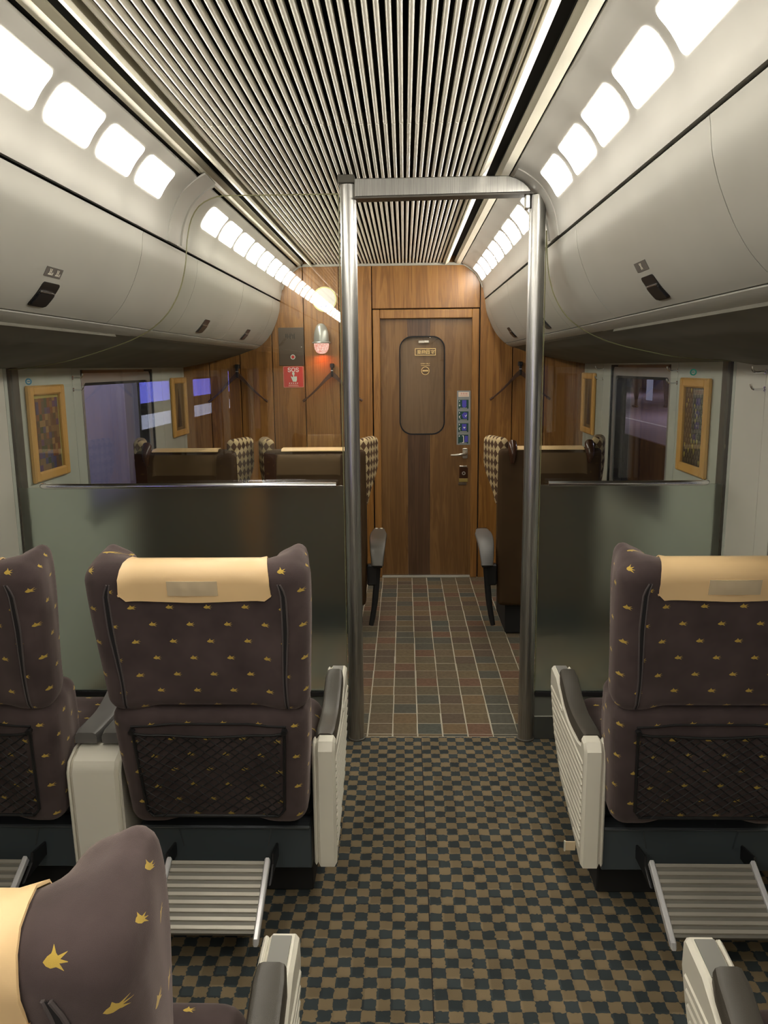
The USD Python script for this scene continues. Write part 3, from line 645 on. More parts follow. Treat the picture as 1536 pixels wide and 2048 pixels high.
# ================================================================== glass partition, posts, beam
def dense(P, n=60): return [tuple(p) for p in spline(P, n)]
for side, nm in ((-1, 'left'), (1, 'right')):
    if side < 0:
        xi, xw = -.236, XL + .022
        curve = dense([(-.30, 2.117), (-.66, 2.117), (-.700, 2.108), (-.744, 2.085), (-.779, 2.035), (-.797, 1.966), (-.808, 1.880), (-.832, 1.793), (-.885, 1.702), (-.972, 1.632), (-1.15, 1.565), (-1.31, 1.524), (-1.475, 1.502)])
        top = [(xi, 2.117)] + curve + [(xw, 1.500)]
    else:
        xi, xw = .520, XR - .022
        curve = dense([(.527, 1.87), (.546, 1.775), (.596, 1.683), (.690, 1.612), (.80, 1.570), (.92, 1.542), (1.0, 1.526), (1.18, 1.510)], 40)
        top = [(xi, 1.98)] + curve + [(xw, 1.506)]
    t = thing('glass_partition', f'clear glass screen with frosted lower half on the {nm} of the aisle', 'glass screen', group='glass partitions')
    poly = [(xw, 1.047), (xi, 1.047)] + top
    part('clear_pane', G().prism(poly, YP - .004, YP + .004, 'y'), 'partition_glass', t, smooth=False)
    part('frosted_pane', G().box(xi, xw, YP - .004, YP + .004, .205, 1.0465), 'frosted_glass', t, smooth=False)
    edge = [(x, YP, z + .0012) for x, z in top]
    part('glass_edge', G().tube(edge, .0022, 6).tube([(xi, YP, .205), (xi, YP, top[0][1])], .0022, 6), 'glass_edge', t)
    part('bottom_seal', G().box(xi, xw, YP - .010, YP + .010, .186, .205, .001), 'seam_black', t)
    ra, rb = (-.262, -1.408) if side < 0 else (.545, 1.150)
    sg = 1 if rb > ra else -1
    yr = YP - .040
    g = G().tube([(ra, yr, 1.056), (ra + sg * .01, yr, 1.056), (rb - sg * .03, yr, 1.056)] + [tuple(p) for p in bez([(rb - sg * .03, yr, 1.056), (rb, yr, 1.056), (rb, yr + .034, 1.056)], 8)[1:]], .0105, 12)
    g.tube([(ra + sg * .012, yr, 1.056), (ra + sg * .012, YP - .004, 1.056)], .006, 8)
    part('handrail', g, 'chrome', t)
    b = thing('partition_plinth', f'low grey heater plinth under the {nm} glass screen', 'plinth', group='partition plinths')
    part('casing', G().box(xi - .0, xw, YP - .006, YP + .09, .0, .097, .002), 'plinth_grey', b)
    part('lip', G().box(xi, xw, YP - .008, YP + .09, .097, .101, .001), 'plinth_lip', b)
    part('upper_panel', G().box(xi, xw, YP - .003, YP + .07, .101, .186, .001), 'plinth_panel', b)
for x, lab, z1 in ((-.201, 'round stainless pole on the left of the aisle between the glass screens', 2.150), (.486, 'round stainless pole on the right of the aisle, curving against the cove', 2.105)):
    t = thing('grab_pole', lab, 'pole', (x, YP, 0), group='aisle poles')
    part('shaft', G().lathe([(0, .001), (.030, .001), (.030, z1 - .003), (.027, z1), (0, z1)], 0, 0, 32), 'stainless', t)
    part('foot_collar', G().lathe([(.0302, .0), (.036, .0), (.036, .006), (.0302, .008)], 0, 0, 32), 'pillar_dark', t)
t = thing('overhead_beam', 'brushed stainless beam spanning the aisle between the two poles', 'beam')
part('channel', G().prism([(-.176, 2.100), (.458, 2.108), (.452, 2.121), (.430, 2.142), (.400, 2.158), (.372, 2.166), (-.176, 2.164)], YP - .034, YP + .030, 'y', .003), 'stainless', t)
part('lower_flange', G().prism([(-.176, 2.094), (.462, 2.102), (.462, 2.108), (-.176, 2.100)], YP - .037, YP + .033, 'y'), 'pillar_dark', t)
part('bracket', G().box(.440, .456, YP - .02, YP + .02, 2.056, 2.103, .002), 'stainless', t)
part('top_plate', G().box(-.236, -.176, YP - .032, YP + .032, 2.150, 2.178, .002), 'pillar_dark', t)

# ================================================================== things on the end wall
yw = YE
t = thing('control_plate', 'dark brown plate with speaker slots and a red call button', 'control panel', (0, 0, 0))
part('plate', G().box(-.862, -.688, yw - .004, yw, 1.512, 1.768, .001), 'panel_brown', t)
g = G()
for k, (a, b, c) in enumerate([(-.810, 1.700, 1.726), (-.800, 1.694, 1.727), (-.790, 1.700, 1.714), (-.781, 1.690, 1.727), (-.771, 1.712, 1.727), (-.762, 1.692, 1.722), (-.752, 1.690, 1.727)]): g.box(a - .0022, a + .0022, yw - .0046, yw - .003, b, c)
part('speaker_slots', g, 'seam_black', t)
part('button_ring', G().prism(circle(-.766, 1.570, .0165), yw - .007, yw - .003, 'y', holes=[circle(-.766, 1.570, .012)]), 'sign_mint', t)
part('button', G().prism(circle(-.766, 1.570, .0115, 20), yw - .009, yw - .003, 'y', .002), 'sign_red', t)
part('screw', G().prism(circle(-.705, 1.637, .004, 10), yw - .006, yw - .003, 'y'), 'handle_nickel', t)
t = thing('emergency_sign', 'red square SOS sticker with a white pressing hand', 'sign')
cx = -.7665
part('border', G().prism(rrect(-.837, -.696, 1.362, 1.507, .006), yw - .0015, yw, 'y'), 'sign_pink', t, smooth=False)
part('face', G().prism(rrect(-.832, -.701, 1.367, 1.502, .005), yw - .0022, yw - .001, 'y'), 'sign_red', t, smooth=False)
flat_text('SOS', .0285, cx, 1.469, yw - .0020, 'sign_white', t, 'lettering')
hand = [(-.0085, .0665), (-.0085, .057), (-.003, .0515), (-.003, .036), (-.016, .0435), (-.0175, .040), (-.0045, .006), (.0195, .006), (.0235, .018), (.0235, .0415), (.0045, .0415), (.0055, .0520), (.0085, .0570), (.0085, .0665), (.004, .0705), (-.004, .0705)]
part('pressing_hand', G().prism([(cx + a, 1.396 + b) for a, b in hand], yw - .0028, yw - .002, 'y'), 'sign_mint', t, smooth=False)
g = G()
for k in range(5):
    x = cx - .027 + k * .0135
    for a, b, c, d in ((-.0040, .0040, .0062, .0080), (-.0010, .0012, .0, .009), (-.0040, .0040, .0018, .0032), (-.0042, -.0025, .0, .0062)): g.box(x + a, x + b, yw - .0028, yw - .002, 1.3875 + c, 1.3875 + d)
part('small_print', g, 'sign_white', t, smooth=False)
part('notice_strip', G().prism([(cx - .036, 1.370), (cx + .040, 1.370), (cx + .024, 1.3835), (cx - .034, 1.3835)], yw - .0027, yw - .002, 'y'), 'sign_pink', t, smooth=False)
t = thing('bullet_lamp', 'silver bullet-shaped wall lamp with a glowing pink dome below', 'lamp', (-.561, yw - .060, 0))
part('housing', G().lathe([(.052, 1.668), (.0515, 1.690), (.050, 1.712), (.046, 1.738), (.039, 1.760), (.028, 1.778), (.015, 1.788), (0, 1.791)], 0, 0, 32), 'lamp_silver', t)
part('collar', G().lathe([(.045, 1.658), (.060, 1.658), (.063, 1.662), (.060, 1.668), (.050, 1.670)], 0, 0, 32), 'lamp_silver', t)
part('dome', G().lathe([(0, 1.588), (.018, 1.590), (.034, 1.599), (.046, 1.618), (.051, 1.640), (.051, 1.660), (.0, 1.660)], 0, 0, 32), 'lamp_lens', t)
part('wall_mount', G().box(-.03, .03, .03, .060, 1.680, 1.760, .004), 'lamp_silver', t)
l = UsdLux.DiskLight.Define(stage, str(t.GetPath()) + '/bulb')
l.AddTranslateOp().Set(Gf.Vec3d(0, .0, 1.583)); l.CreateRadiusAttr(.035); l.CreateColorAttr(Gf.Vec3f(1.0, .20, .10)); l.CreateIntensityAttr(8.0)
t = thing('round_sign', 'round white sticker with a yellow rim high on the wooden wall', 'sign')
part('rim', G().prism(circle(-.540, 1.953, .0835, 40), yw - .003, yw, 'y'), 'disc_rim', t, smooth=False)
part('face', G().prism(circle(-.540, 1.953, .0755, 40), yw - .004, yw - .002, 'y'), 'sign_white', t, smooth=False)
g = G()
for a, b, c, d in ((-.030, -.012, -.038, -.031), (-.008, .022, -.047, -.036), (.002, .014, -.050, -.034), (-.024, -.018, -.052, -.045), (-.012, -.006, -.060, -.050), (.004, .009, -.061, -.053)): g.box(-.540 + a, -.540 + b, yw - .0046, yw - .003, 1.953 + c, 1.953 + d)
part('print', g, 'disc_blue', t, smooth=False)
# door instruction strip
t = thing('instruction_sign', 'tall grey sticker strip of emergency door pictograms above the door handle', 'sign')
ys = yd
part('backing', G().prism(rrect(.366, .460, .953, 1.330, .003), ys - .0015, ys, 'y'), 'sign_grey', t, smooth=False)
part('heading', G().prism(rrect(.376, .450, 1.287, 1.321, .003), ys - .0022, ys - .001, 'y'), 'sign_cream', t, smooth=False)
g = G()
for k in range(4):
    x = .392 + k * .0125
    g.box(x, x + .009, ys - .0028, ys - .002, 1.309, 1.311).box(x + .0035, x + .0055, ys - .0028, ys - .002, 1.303, 1.316).box(x, x + .009, ys - .0028, ys - .002, 1.3035, 1.305)
g.box(.385, .441, ys - .0028, ys - .002, 1.2945, 1.2965)
part('heading_print', g, 'sign_redprint', t, smooth=False)
for k, zc in enumerate((1.236, 1.155, 1.073, .993)):
    p = part('pictogram', G().prism(rrect(.376, .447, zc - .031, zc + .031, .002), ys - .0022, ys - .001, 'y'), 'sign_green', t, smooth=False)
    b, w, gr = G(), G(), G()
    Y0, Y1 = ys - .0028, ys - .002
    if k == 0: b.prism(rrect(.402, .432, zc - .004, zc + .028, .004), Y0, Y1, 'y').prism(circle(.417, zc - .008, .016, 20), Y0 - .0003, Y1, 'y')
    if k == 1: b.prism([(.400, zc + .008), (.416, zc + .026), (.438, zc + .022), (.436, zc - .020), (.410, zc - .018)], Y0, Y1, 'y')
    if k == 2: b.prism(rrect(.402, .434, zc - .020, zc + .026, .002), Y0, Y1, 'y')
    if k == 3: b.prism([(.420, zc - .022), (.444, zc - .020), (.444, zc + .022), (.424, zc + .024)], Y0, Y1, 'y')
    w.prism(rrect(.381, .387, zc + .016, zc + .027, .0025), Y0 - .0004, Y1, 'y')
    if k == 0: w.prism([(.379, zc - .006), (.391, zc - .006), (.385, zc - .017)], Y0 - .0004, Y1, 'y').box(.3835, .3865, Y0 - .0004, Y1, zc - .006, zc + .006)
    if k in (1, 2): w.prism([(.388, zc + .004), (.392, zc + .002), (.386, zc - .006), (.391, zc - .018), (.387, zc - .019), (.380, zc - .005)], Y0 - .0004, Y1, 'y')
    if k == 1: w.prism([(.420, zc + .006), (.426, zc), (.434, zc + .010), (.437, zc + .007), (.428, zc - .008), (.423, zc - .002)], Y0 - .0006, Y1, 'y')
    if k == 2: w.prism([(.410, zc + .004), (.415, zc + .007), (.418, zc + .002), (.423, zc + .007), (.427, zc + .002), (.418, zc - .007)], Y0 - .0006, Y1, 'y')
    if k == 3: w.prism([(.404, zc + .026), (.416, zc + .026), (.418, zc - .026), (.404, zc - .026), (.404, zc - .021), (.412, zc - .021), (.411, zc + .021), (.404, zc + .021)], Y0 - .0006, Y1, 'y')
    gr.prism(rrect(.386, .437, zc - .030, zc - .024, .002), Y0, Y1, 'y')
    part('figure', b, 'sign_blue', p, smooth=False); part('mark', w, 'sign_white', p, smooth=False); part('caption', gr, 'sign_grey', p, smooth=False)

# ---- coat hangers on the wooden wall
def hanger(x, lab):
    t = thing('coat_hanger', lab, 'coat hanger', (x, yw, 0), group='dark wooden coat hangers on the end wall')
    g = G(); d = -.035
    for s in (-1, 1):
        c = bez([(0, d, 1.452), (s * .045, d, 1.43), (s * .085, d - .004, 1.355), (s * .205, d - .006, 1.268)], 16)
        for i in range(len(c) - 1):
            h0, h1 = [.030 * (1 - k / 15) + .009 for k in (i, i + 1)]
            q = [(c[i][0], c[i][2] - h0 * .5), (c[i + 1][0], c[i + 1][2] - h1 * .5), (c[i + 1][0], c[i + 1][2] + h1 * .5), (c[i][0], c[i][2] + h0 * .5)]
            g.prism(q, c[i][1] - .009, c[i][1] + .009, 'y')
        g.tube([tuple(c[-2]), tuple(c[-1])], .0085, 8)
    part('arms', g, 'hanger_wood', t)
    part('neck', G().box(-.008, .008, d - .012, d + .012, 1.435, 1.500, .003), 'black_plastic', t)
    part('neck_band', G().box(-.0085, .0085, d - .013, d + .013, 1.472, 1.479, .001), 'bright_metal', t)
    part('wall_hook', G().box(-.014, .014, -.042, 0, 1.494, 1.524, .004), 'black_plastic', t)
hanger(-1.150, 'dark wooden coat hanger on the panelling above the window-side far left seat')
hanger(-.495, 'dark wooden coat hanger below the bullet-shaped lamp')
hanger(.793, 'dark wooden coat hanger on the panelling to the right of the crew door')

# ---- framed pictures on the side walls
def picture(side, y0, y1, z0, z1, lab, art):
    x = XL if side < 0 else XR; s = -side         # s points into the room
    t = thing('framed_picture', lab, 'picture', (x, 0, 0))
    w = .040
    for a, b in (((y0 + w / 2, z0), (y0 + w / 2, z1)), ((y1 - w / 2, z0), (y1 - w / 2, z1))):
        part('frame_side', G().prism([(y_, z_) for y_, z_ in [(a[0] - w / 2, z0), (a[0] + w / 2, z0), (a[0] + w / 2, z1), (a[0] - w / 2, z1)]], 0, s * .024, 'x', .007), 'frame_honey', t)
    for zc in (z0 + w / 2, z1 - w / 2):
        part('frame_rail', G().prism([(y0 + w - .004, zc - w / 2), (y1 - w + .004, zc - w / 2), (y1 - w + .004, zc + w / 2), (y0 + w - .004, zc + w / 2)], 0, s * .0235, 'x', .007), 'frame_honey', t)
    iy0, iy1, iz0, iz1 = y0 + w, y1 - w, z0 + w, z1 - w
    if art == 'patchwork':
        part('mount', G().box(0, s * .006, iy0, iy1, iz0, iz1), 'mat_yellow', t)
        part('artwork', G().box(s * .005, s * .008, iy0, iy1 - .014, iz0, iz1 - .014), 'art_patchwork', t)
    elif art == 'leaves':
        part('artwork', G().box(0, s * .007, iy0, iy1, iz0, iz1), 'art_brown', t)
        r2 = np.random.default_rng(5); a, b = G(), G()
        for i in range(7):
            for j in range(15):
                yy = iy0 + .02 + (iy1 - iy0 - .04) * (i + .5 * (j % 2)) / 6.6; zz = iz0 + .014 + (iz1 - iz0 - .028) * j / 14
                k = .010 + .004 * r2.random(); (a if r2.random() < .2 else b).prism([(yy, zz - k), (yy + k * .8, zz + k * .35), (yy + k * .3, zz + k), (yy, zz + k * .7), (yy - k * .3, zz + k), (yy - k * .8, zz + k * .35)], s * .0068, s * .0078, 'x')
        part('leaf_print', a, 'art_leaf', t, smooth=False); part('pale_leaf_print', b, 'art_leaf_pale', t, smooth=False)
    else:
        part('artwork', G().box(0, s * .007, iy0, iy1, iz0, iz1), 'art_tan', t)
        c = (iy0 + iy1) / 2
        part('dark_shape', G().prism([(c - .055, iz0 + .02), (c + .05, iz0 + .02), (c + .032, iz0 + .14), (c + .012, iz0 + .22), (c, iz1 - .03), (c - .014, iz0 + .2), (c - .034, iz0 + .12)], s * .0065, s * .008, 'x'), 'art_blueblack', t, smooth=False)
    part('glazing', G().box(s * .012, s * .014, iy0 - .004, iy1 + .004, iz0 - .004, iz1 + .004), 'picture_glass', t, smooth=False)
picture(-1, 3.215, 3.555, 1.040, 1.436, 'honey wood framed patchwork picture on the left wall beside the glass screen', 'patchwork')
picture(1, 3.275, 3.605, 1.033, 1.440, 'honey wood framed picture of scattered yellow leaves on the right wall', 'leaves')
picture(-1, 5.245, 5.585, 1.050, 1.440, 'wood framed picture in the far left corner beside the end wall', 'leaves' if False else 'shape')
picture(1, 5.245, 5.590, 1.046, 1.446, 'wood framed picture of a tall dark shape in the far right corner', 'shape')
# ---- coat hooks in pairs and little round wall plugs
def hook(side, y, z, lab):
    x = XL if side < 0 else XR; s = -side
    t = thing('coat_hook', lab, 'coat hook', (x, y, z), group='chrome coat hooks on the side walls')
    part('hook', G().tube([(0, 0, 0), (s * .030, -.002, -.002)] + [tuple(p) for p in bez([(s * .030, -.002, -.002), (s * .045, -.003, -.004), (s * .050, -.003, .012)], 6)[1:]] + [(s * .051, -.003, .018)], .0042, 10), 'chrome', t)
    part('base', G().prism(circle(0, 0, .009, 14), 0, s * .004, 'x', .001), 'chrome', t)
hook(-1, 3.70, 1.462, 'upper chrome coat hook on the left wall beside the patchwork picture')
hook(-1, 3.70, 1.408, 'lower chrome coat hook on the left wall beside the patchwork picture')
hook(1, 3.70, 1.470, 'upper chrome coat hook on the right wall between leaf picture and window')
hook(1, 3.70, 1.415, 'lower chrome coat hook on the right wall between leaf picture and window')
hook(1, 5.075, 1.472, 'upper chrome coat hook on the right wall beyond the far window')
hook(1, 5.075, 1.412, 'lower chrome coat hook on the right wall beyond the far window')
hook(1, 2.805, 1.470, 'upper chrome coat hook on the right wall before the glass screen')
hook(1, 2.805, 1.412, 'lower chrome coat hook on the right wall before the glass screen')
for x, z, lab, m_ in ((-1.433, 1.456, 'small round blue sticker on the glass near the left wall', 'plug_blue'), (1.078, 1.468, 'small round teal sticker on the glass near the right wall', 'plug_teal')):
    t = thing('glass_sticker', lab, 'sticker', (x, YP - .0042, z))
    part('ring', G().prism(circle(0, 0, .0125, 20), -.001, 0, 'y', holes=[circle(0, 0, .0075, 14)]), m_, t, smooth=False)
    part('print', G().box(-.005, .005, -.001, 0, -.0015, .0015), m_, t, smooth=False)
# ================================================================== near seats (moquette with woven swallows)
def smooth01(t): t = 0 if t < 0 else 1 if t > 1 else t; return t * t * (3 - 2 * t)
def rb(x, y, z, cx, cy, cz, hx, hy, hz, r):
    """signed distance (negative inside) to a rounded box"""
    a, b, c = abs(x - cx) - hx + r, abs(y - cy) - hy + r, abs(z - cz) - hz + r
    o = math.sqrt(max(a, 0) ** 2 + max(b, 0) ** 2 + max(c, 0) ** 2)
    return o + min(max(a, b, c), 0) - r
def smin(a, b, k):
    h = max(k - abs(a - b), 0) / k
    return min(a, b) - h * h * k * .25
def sdf_mesh(f, bounds, edge): 
    mm = m3.Manifold.level_set(lambda x, y, z: -f(x, y, z), bounds, edge).to_mesh()
    return np.array(mm.vert_properties[:, :3], float), np.array(mm.tri_verts, int)
def half_w(t):                                # upper back half width, t = height 0..0.43
    return .2475 + .015 * smooth01((t + .02) / .36) - .004 * smooth01((t - .35) / .06)
def upper_sdf(x, y, z):
    ax = abs(x); w = half_w(z)
    lift = 0.0; zz = z - lift * smooth01(z / .38)
    d = rb(x, y, zz, 0, .040, .1965, w, .040, .1965, .034)
    t = smooth01(z / .40); dep = .060 + .018 * t
    e = rb(ax, y, zz - .024 * smooth01((ax - .186) / .066) * smooth01((y - .01) / .09) * smooth01((z - .2) / .15), w - .043, dep, .195, .043 , dep, .191, .030)
    return smin(d, e, .05)
def lower_sdf(x, y, z):                       # z measured down from the joint: -0.36..0.02
    ax = abs(x); t = smooth01(-z / .34); w = .2425 - .016 * t
    bow = .003 * math.sin(max(0, min(1, -z / .34)) * math.pi)
    d = rb(x, y, z, 0, .062, -.165, w, .055, .172, .030)
    e = rb(ax, y, z, w - .050, .105, -.165, .050 + bow, .098, .172, .034)
    return smin(d, e, .05)
def cushion_sdf(x, y, z):
    d = rb(x, y, z, 0, .25, .385, .232, .20, .060, .045)
    return smin(d, rb(x, y, z, 0, .41, .375, .225, .045, .070, .042), .04)
TILT = .18
def rear(v, y0, z0, tilt):                    # lean the untilted local mesh back about its lower rear edge
    c, s_ = math.cos(tilt), math.sin(tilt); q = v.copy()
    q[:, 1] = y0 + c * v[:, 1] - s_ * v[:, 2]; q[:, 2] = z0 + s_ * v[:, 1] + c * v[:, 2]; return q
UP_V, UP_F = sdf_mesh(upper_sdf, [-.34, -.03, -.04, .34, .36, .48], .0125)
LO_V, LO_F = sdf_mesh(lower_sdf, [-.33, -.03, -.37, .33, .26, .05], .0135)
CU_V, CU_F = sdf_mesh(cushion_sdf, [-.27, .05, .27, .27, .66, .50], .018)
def bird_uv(v, du=0, dv=0): return np.stack([v[:, 0] + np.sign(v[:, 0]) * np.maximum(v[:, 1] - .012, 0) + du, v[:, 2] + .75 * np.maximum(v[:, 1] - .04, 0) * np.clip((v[:, 2] - .335) / .05, 0, 1) + dv], 1)
UP0, LO0 = (-.090, .640), (-.097, .628)         # (y, z) of the upper and lower back's lower / upper rear edge, local
def surf_y(f, x, z):                          # rear surface of a cushion at (x, z)
    a, b = -.05, .09
    if f(x, b, z) > 0: return 0.0
    for _ in range(26):
        m_ = (a + b) / 2
        if f(x, m_, z) > 0: a = m_
        else: b = m_
    return b
def up_pt(x, t, off=0.0): return rear(np.array([[x, surf_y(upper_sdf, x, t) - off, t]]), UP0[0], UP0[1], TILT)[0]
def lo_pt(x, t, off=0.0): return rear(np.array([[x, surf_y(lower_sdf, x, t) - off, t]]), LO0[0], LO0[1], .16)[0]

def arm_profile():
    return [(0.004, .135), (.15, .185), (.31, .232), (.43, .325), (.49, .415), (.515, .470), (.513, .520), (.500, .531), (.42, .526), (.36, .502), (.30, .478), (.20, .462), (.10, .468), (.055, .478), (.055, .502), (.020, .500), (.003, .478)]
def pad_mesh(g, x0, x1, z_add=0.0, ys=1.0):
    c = spline([(.058, .487), (.12, .484), (.20, .481), (.29, .497), (.345, .520), (.398, .542)], 14); L = len(c); v = []
    ring = [(0, -.012), (0, .010), (.006, .020), (.016, .024), (-.016, .024), (-.006, .020), (0, .010), (0, -.012)]
    for i, (y, z) in enumerate(c):
        k = 1.0 if 0 < i < L - 1 else .86
        row = [(x0, -.014), (x0, .008), (x0 + .004, .017), (x0 + .013, .021), (x1 - .013, .021), (x1 - .004, .017), (x1, .008), (x1, -.014)]
        xc = (x0 + x1) / 2
        for x, dz in row: v.append((xc + (x - xc) * k, y, z + z_add + dz * k))
    v = np.array(v); n = 8; f = []
    for i in range(L - 1):
        for j in range(n):
            a, b = i * n + j, i * n + (j + 1) % n
            f.append([a, b, b + n, a + n])
    f = [t for q in f for t in (q[:3], [q[0], q[2], q[3]])]
    for e, s_ in ((0, 1), ((L - 1) * n, -1)):
        for j in range(1, n - 1): f.append([e, e + j + 1, e + j] if s_ > 0 else [e, e + j, e + j + 1])
    g.raw(v, np.array(f)[:, ::-1]); return g

def aisle_arm(t, sgn):
    """armrest with a ribbed plastic flank on the aisle side; sgn = +1 right, -1 left of the seat"""
    xi, xo = sgn * (.251 if sgn > 0 else .242), sgn * (.313 if sgn > 0 else .304)
    a = part('armrest', G().prism(arm_profile(), xi + sgn * .010, xo, 'x', .007), 'arm_plastic', t)
    part('inner_shell', G().prism(bis_inset(arm_profile(), .003), xi, xi + sgn * .0094, 'x', .004), 'arm_inner', a)
    pad = pad_mesh(G(), min(xi, xo) + .003, max(xi, xo) - .003)
    part('arm_pad', pad, 'leather_grey', a)
    part('table_lid', G().prism([(.412, .5262), (.492, .5316), (.492, .5340), (.412, .5286)], xi + sgn * .016, xo - sgn * .012, 'x'), 'grey_lid', a)
    P = Polygon(arm_profile()).buffer(-.020)
    for k in range(15):
        z = .168 + k * .0205
        from shapely.geometry import LineString
        s = LineString([(-.1, z), (.8, z + .012)]).intersection(P)
        if s.is_empty: continue
        if s.geom_type != 'LineString': s = max(s.geoms, key=lambda q: q.length)
        (y0, z0), (y1, z1) = s.coords[0], s.coords[-1]
        if y1 - y0 < .05: continue
        h = .0068
        part('rib', G().prism([(y0, z0 - h), (y1, z1 - h), (y1 + .004, z1), (y1, z1 + h), (y0, z0 + h), (y0 - .004, z0)], xo - sgn * .004, xo + sgn * .0030, 'x', .0028), 'arm_plastic', a)

def make_seat(lab, arm, loc, group):
    t = thing('passenger_seat', lab, 'train seat', loc, group=group)
    uvu = bird_uv(UP_V, .02, .011); vu = rear(UP_V, UP0[0], UP0[1], TILT)
    up = part('backrest', (vu, UP_F), 'moquette_birds', t, smooth=True, uv=uvu)
    # dark lens-shaped slits and piping down both sides of the back
    for s in (-1, 1):
        a = [(s * .203, .360), (s * .2095, .325), (s * .209, .25), (s * .205, .16), (s * .202, .08), (s * .204, .008)]
        b = [(s * .2065, .360), (s * .2185, .325), (s * .219, .25), (s * .2125, .16), (s * .2072, .08), (s * .2080, .008)]
        A, B = spline(a, 22), spline(b, 22); v, f = [], []
        for p, q in zip(A, B):
            for x, tt in (p, q):
                v.append(up_pt(x, tt, .0022)); v.append(up_pt(x, tt, -.006))
        for i in range(21):
            o = 4 * i
            f += [[o, o + 2, o + 6, o + 4], [o, o + 4, o + 5, o + 1], [o + 2, o + 3, o + 7, o + 6]]
        part('seam', G().raw(v, np.array(f) if s < 0 else np.array(f)[:, ::-1]), 'seam_black', up)
        part('piping', G().tube([tuple(up_pt(x + s * .0015, tt, .0012)) for x, tt in B], .0026, 6).tube([tuple(up_pt(x - s * .0015, tt, .0012)) for x, tt in A], .0022, 6), 'piping', up)
    uvl = bird_uv(LO_V, .055, .004); vl = rear(LO_V, LO0[0], LO0[1], .16)
    lo = part('lower_back', (vl, LO_F), 'moquette_birds', t, smooth=True, uv=uvl)
    # seat pocket: dark wire frame and diagonal netting
    W0, W1, T0, T1 = .196, .180, -.040, -.305
    fr = [tuple(lo_pt(x, tt, .004)) for x, tt in ((-W0, T0), (-W1 - .003, T1 + .02), (-W1 + .012, T1), (W1 - .012, T1), (W1 + .003, T1 + .02), (W0, T0))]
    pk = part('pocket_frame', G().tube(fr, .0042, 8), 'black_plastic', t)
    part('pocket_seam', G().tube([tuple(lo_pt(x, -.029, .0015)) for x in np.linspace(-W0 - .004, W0 + .004, 9)], .003, 6), 'seam_black', t)
    for s in (-1, 1): part('pocket_stud', G().tube([tuple(lo_pt(s * W0, T0, .0)), tuple(lo_pt(s * W0, T0, .014))], .0075, 10), 'black_plastic', pk)
    g = G(); sag = lambda x: T0 - .004 - .020 * (1 - (x / W0) ** 2)
    def inside(x, tt): w = W1 + (W0 - W1) * (tt - T1) / (T0 - T1); return abs(x) < w and T1 < tt < sag(x)
    for d in (-1, 1):
        for k in range(-26, 27):
            c = k * .0305; run = []
            for x in np.linspace(-.21, .21, 57):
                tt = -.17 + d * .78 * (x - c)
                if inside(x, tt): run.append(tuple(lo_pt(x, tt, .006 + .004 * math.sin(x * 40 + k) ** 2)))
                elif len(run) > 1: g.tube(run[::2] if len(run) > 4 else run, .0017, 4, False); run = []
                else: run = []
            if len(run) > 1: g.tube(run, .0017, 4, False)
    g.tube([tuple(lo_pt(x, sag(x), .009)) for x in np.linspace(-W0 + .002, W0 - .002, 15)], .0034, 6)
    part('pocket_net', g, 'net_cord', t, label='black diagonal netting of the seat pocket')
    # head cover draped over the top, with a clear ticket pocket
    def drape(x): return .1985 + .004 * math.sin(x * 9)
    v, f = [], []; xs = np.linspace(-.182, .182, 22)
    prof_ = [(None, .312), (None, .328), (None, .345), (None, .358), (None, .372), (.004, .3885), (.022, .3985), (.046, .4000), (.068, .394), (.086, .374), (.091, .34), (.092, .29)]
    for i, x in enumerate(xs):
        e = smooth01((abs(x) - .165) / .032)
        for j, (yy, tt) in enumerate(prof_):
            k = 1 - .05 * (1 if j < 3 else 0) * 0
            if j == 0: tt = tt - .004 + .008 * abs(x) / .2 + .018 * smooth01((abs(x) - .168) / .014)
            lift = 0.0
            if yy is None: yy = surf_y(upper_sdf, x, tt + lift) - .004
            xx, zz = x * (1 + .022 * max(0, 3 - j) / 3) * (1 - .02 * min(max(j - 4, 0), 4)), tt + lift
            dy, dz = yy - .042, zz - .31; dl = math.hypot(dy, dz)
            for _ in range(40):
                if upper_sdf(xx, yy, zz) > .0028: break
                yy += dy / dl * .0015; zz += dz / dl * .0015
            v.append((xx, yy, zz))
    v = rear(np.array(v), UP0[0], UP0[1], TILT); n = len(prof_)
    for i in range(len(xs) - 1):
        for j in range(n - 1): f.append([i * n + j, (i + 1) * n + j, (i + 1) * n + j + 1, i * n + j + 1])
    f = np.array(f); f = np.vstack([f[:, [0, 1, 2]], f[:, [0, 2, 3]]])
    tm = trimesh.Trimesh(v, f, process=False); nrm = tm.vertex_normals
    out = np.vstack([v + nrm * .0015, v - nrm * .0015]); m = len(v)
    if np.mean([nrm[k][1] for k in range(0, m, n)]) > 0: out = np.vstack([v - nrm * .0015, v + nrm * .0015]); f = f[:, ::-1]
    bd = []
    for i in range(len(xs) - 1): bd += [(i * n, (i + 1) * n), ((i + 1) * n + n - 1, i * n + n - 1)]
    for j in range(n - 1): bd += [(j + 1, j), ((len(xs) - 1) * n + j, (len(xs) - 1) * n + j + 1)]
    ff = [f, f[:, ::-1] + m] + [np.array([[a, a + m, b + m], [a, b + m, b]]) for a, b in bd]
    hc = part('head_cover', (out, np.vstack(ff)), 'vinyl_tan', t, smooth=50)
    g = G(); X0, X1 = -.066, .056
    vv = []
    for x in np.linspace(X0, X1, 13):
        for tt in (.328, .341, .354, .366):
            bump = .0035 * math.sin((x - X0) / (X1 - X0) * math.pi) ** .5 + .0012 * math.sin(x * 160)
            vv.append(up_pt(x, tt, .0062 + bump * (1 if .328 < tt < .366 else .55)))
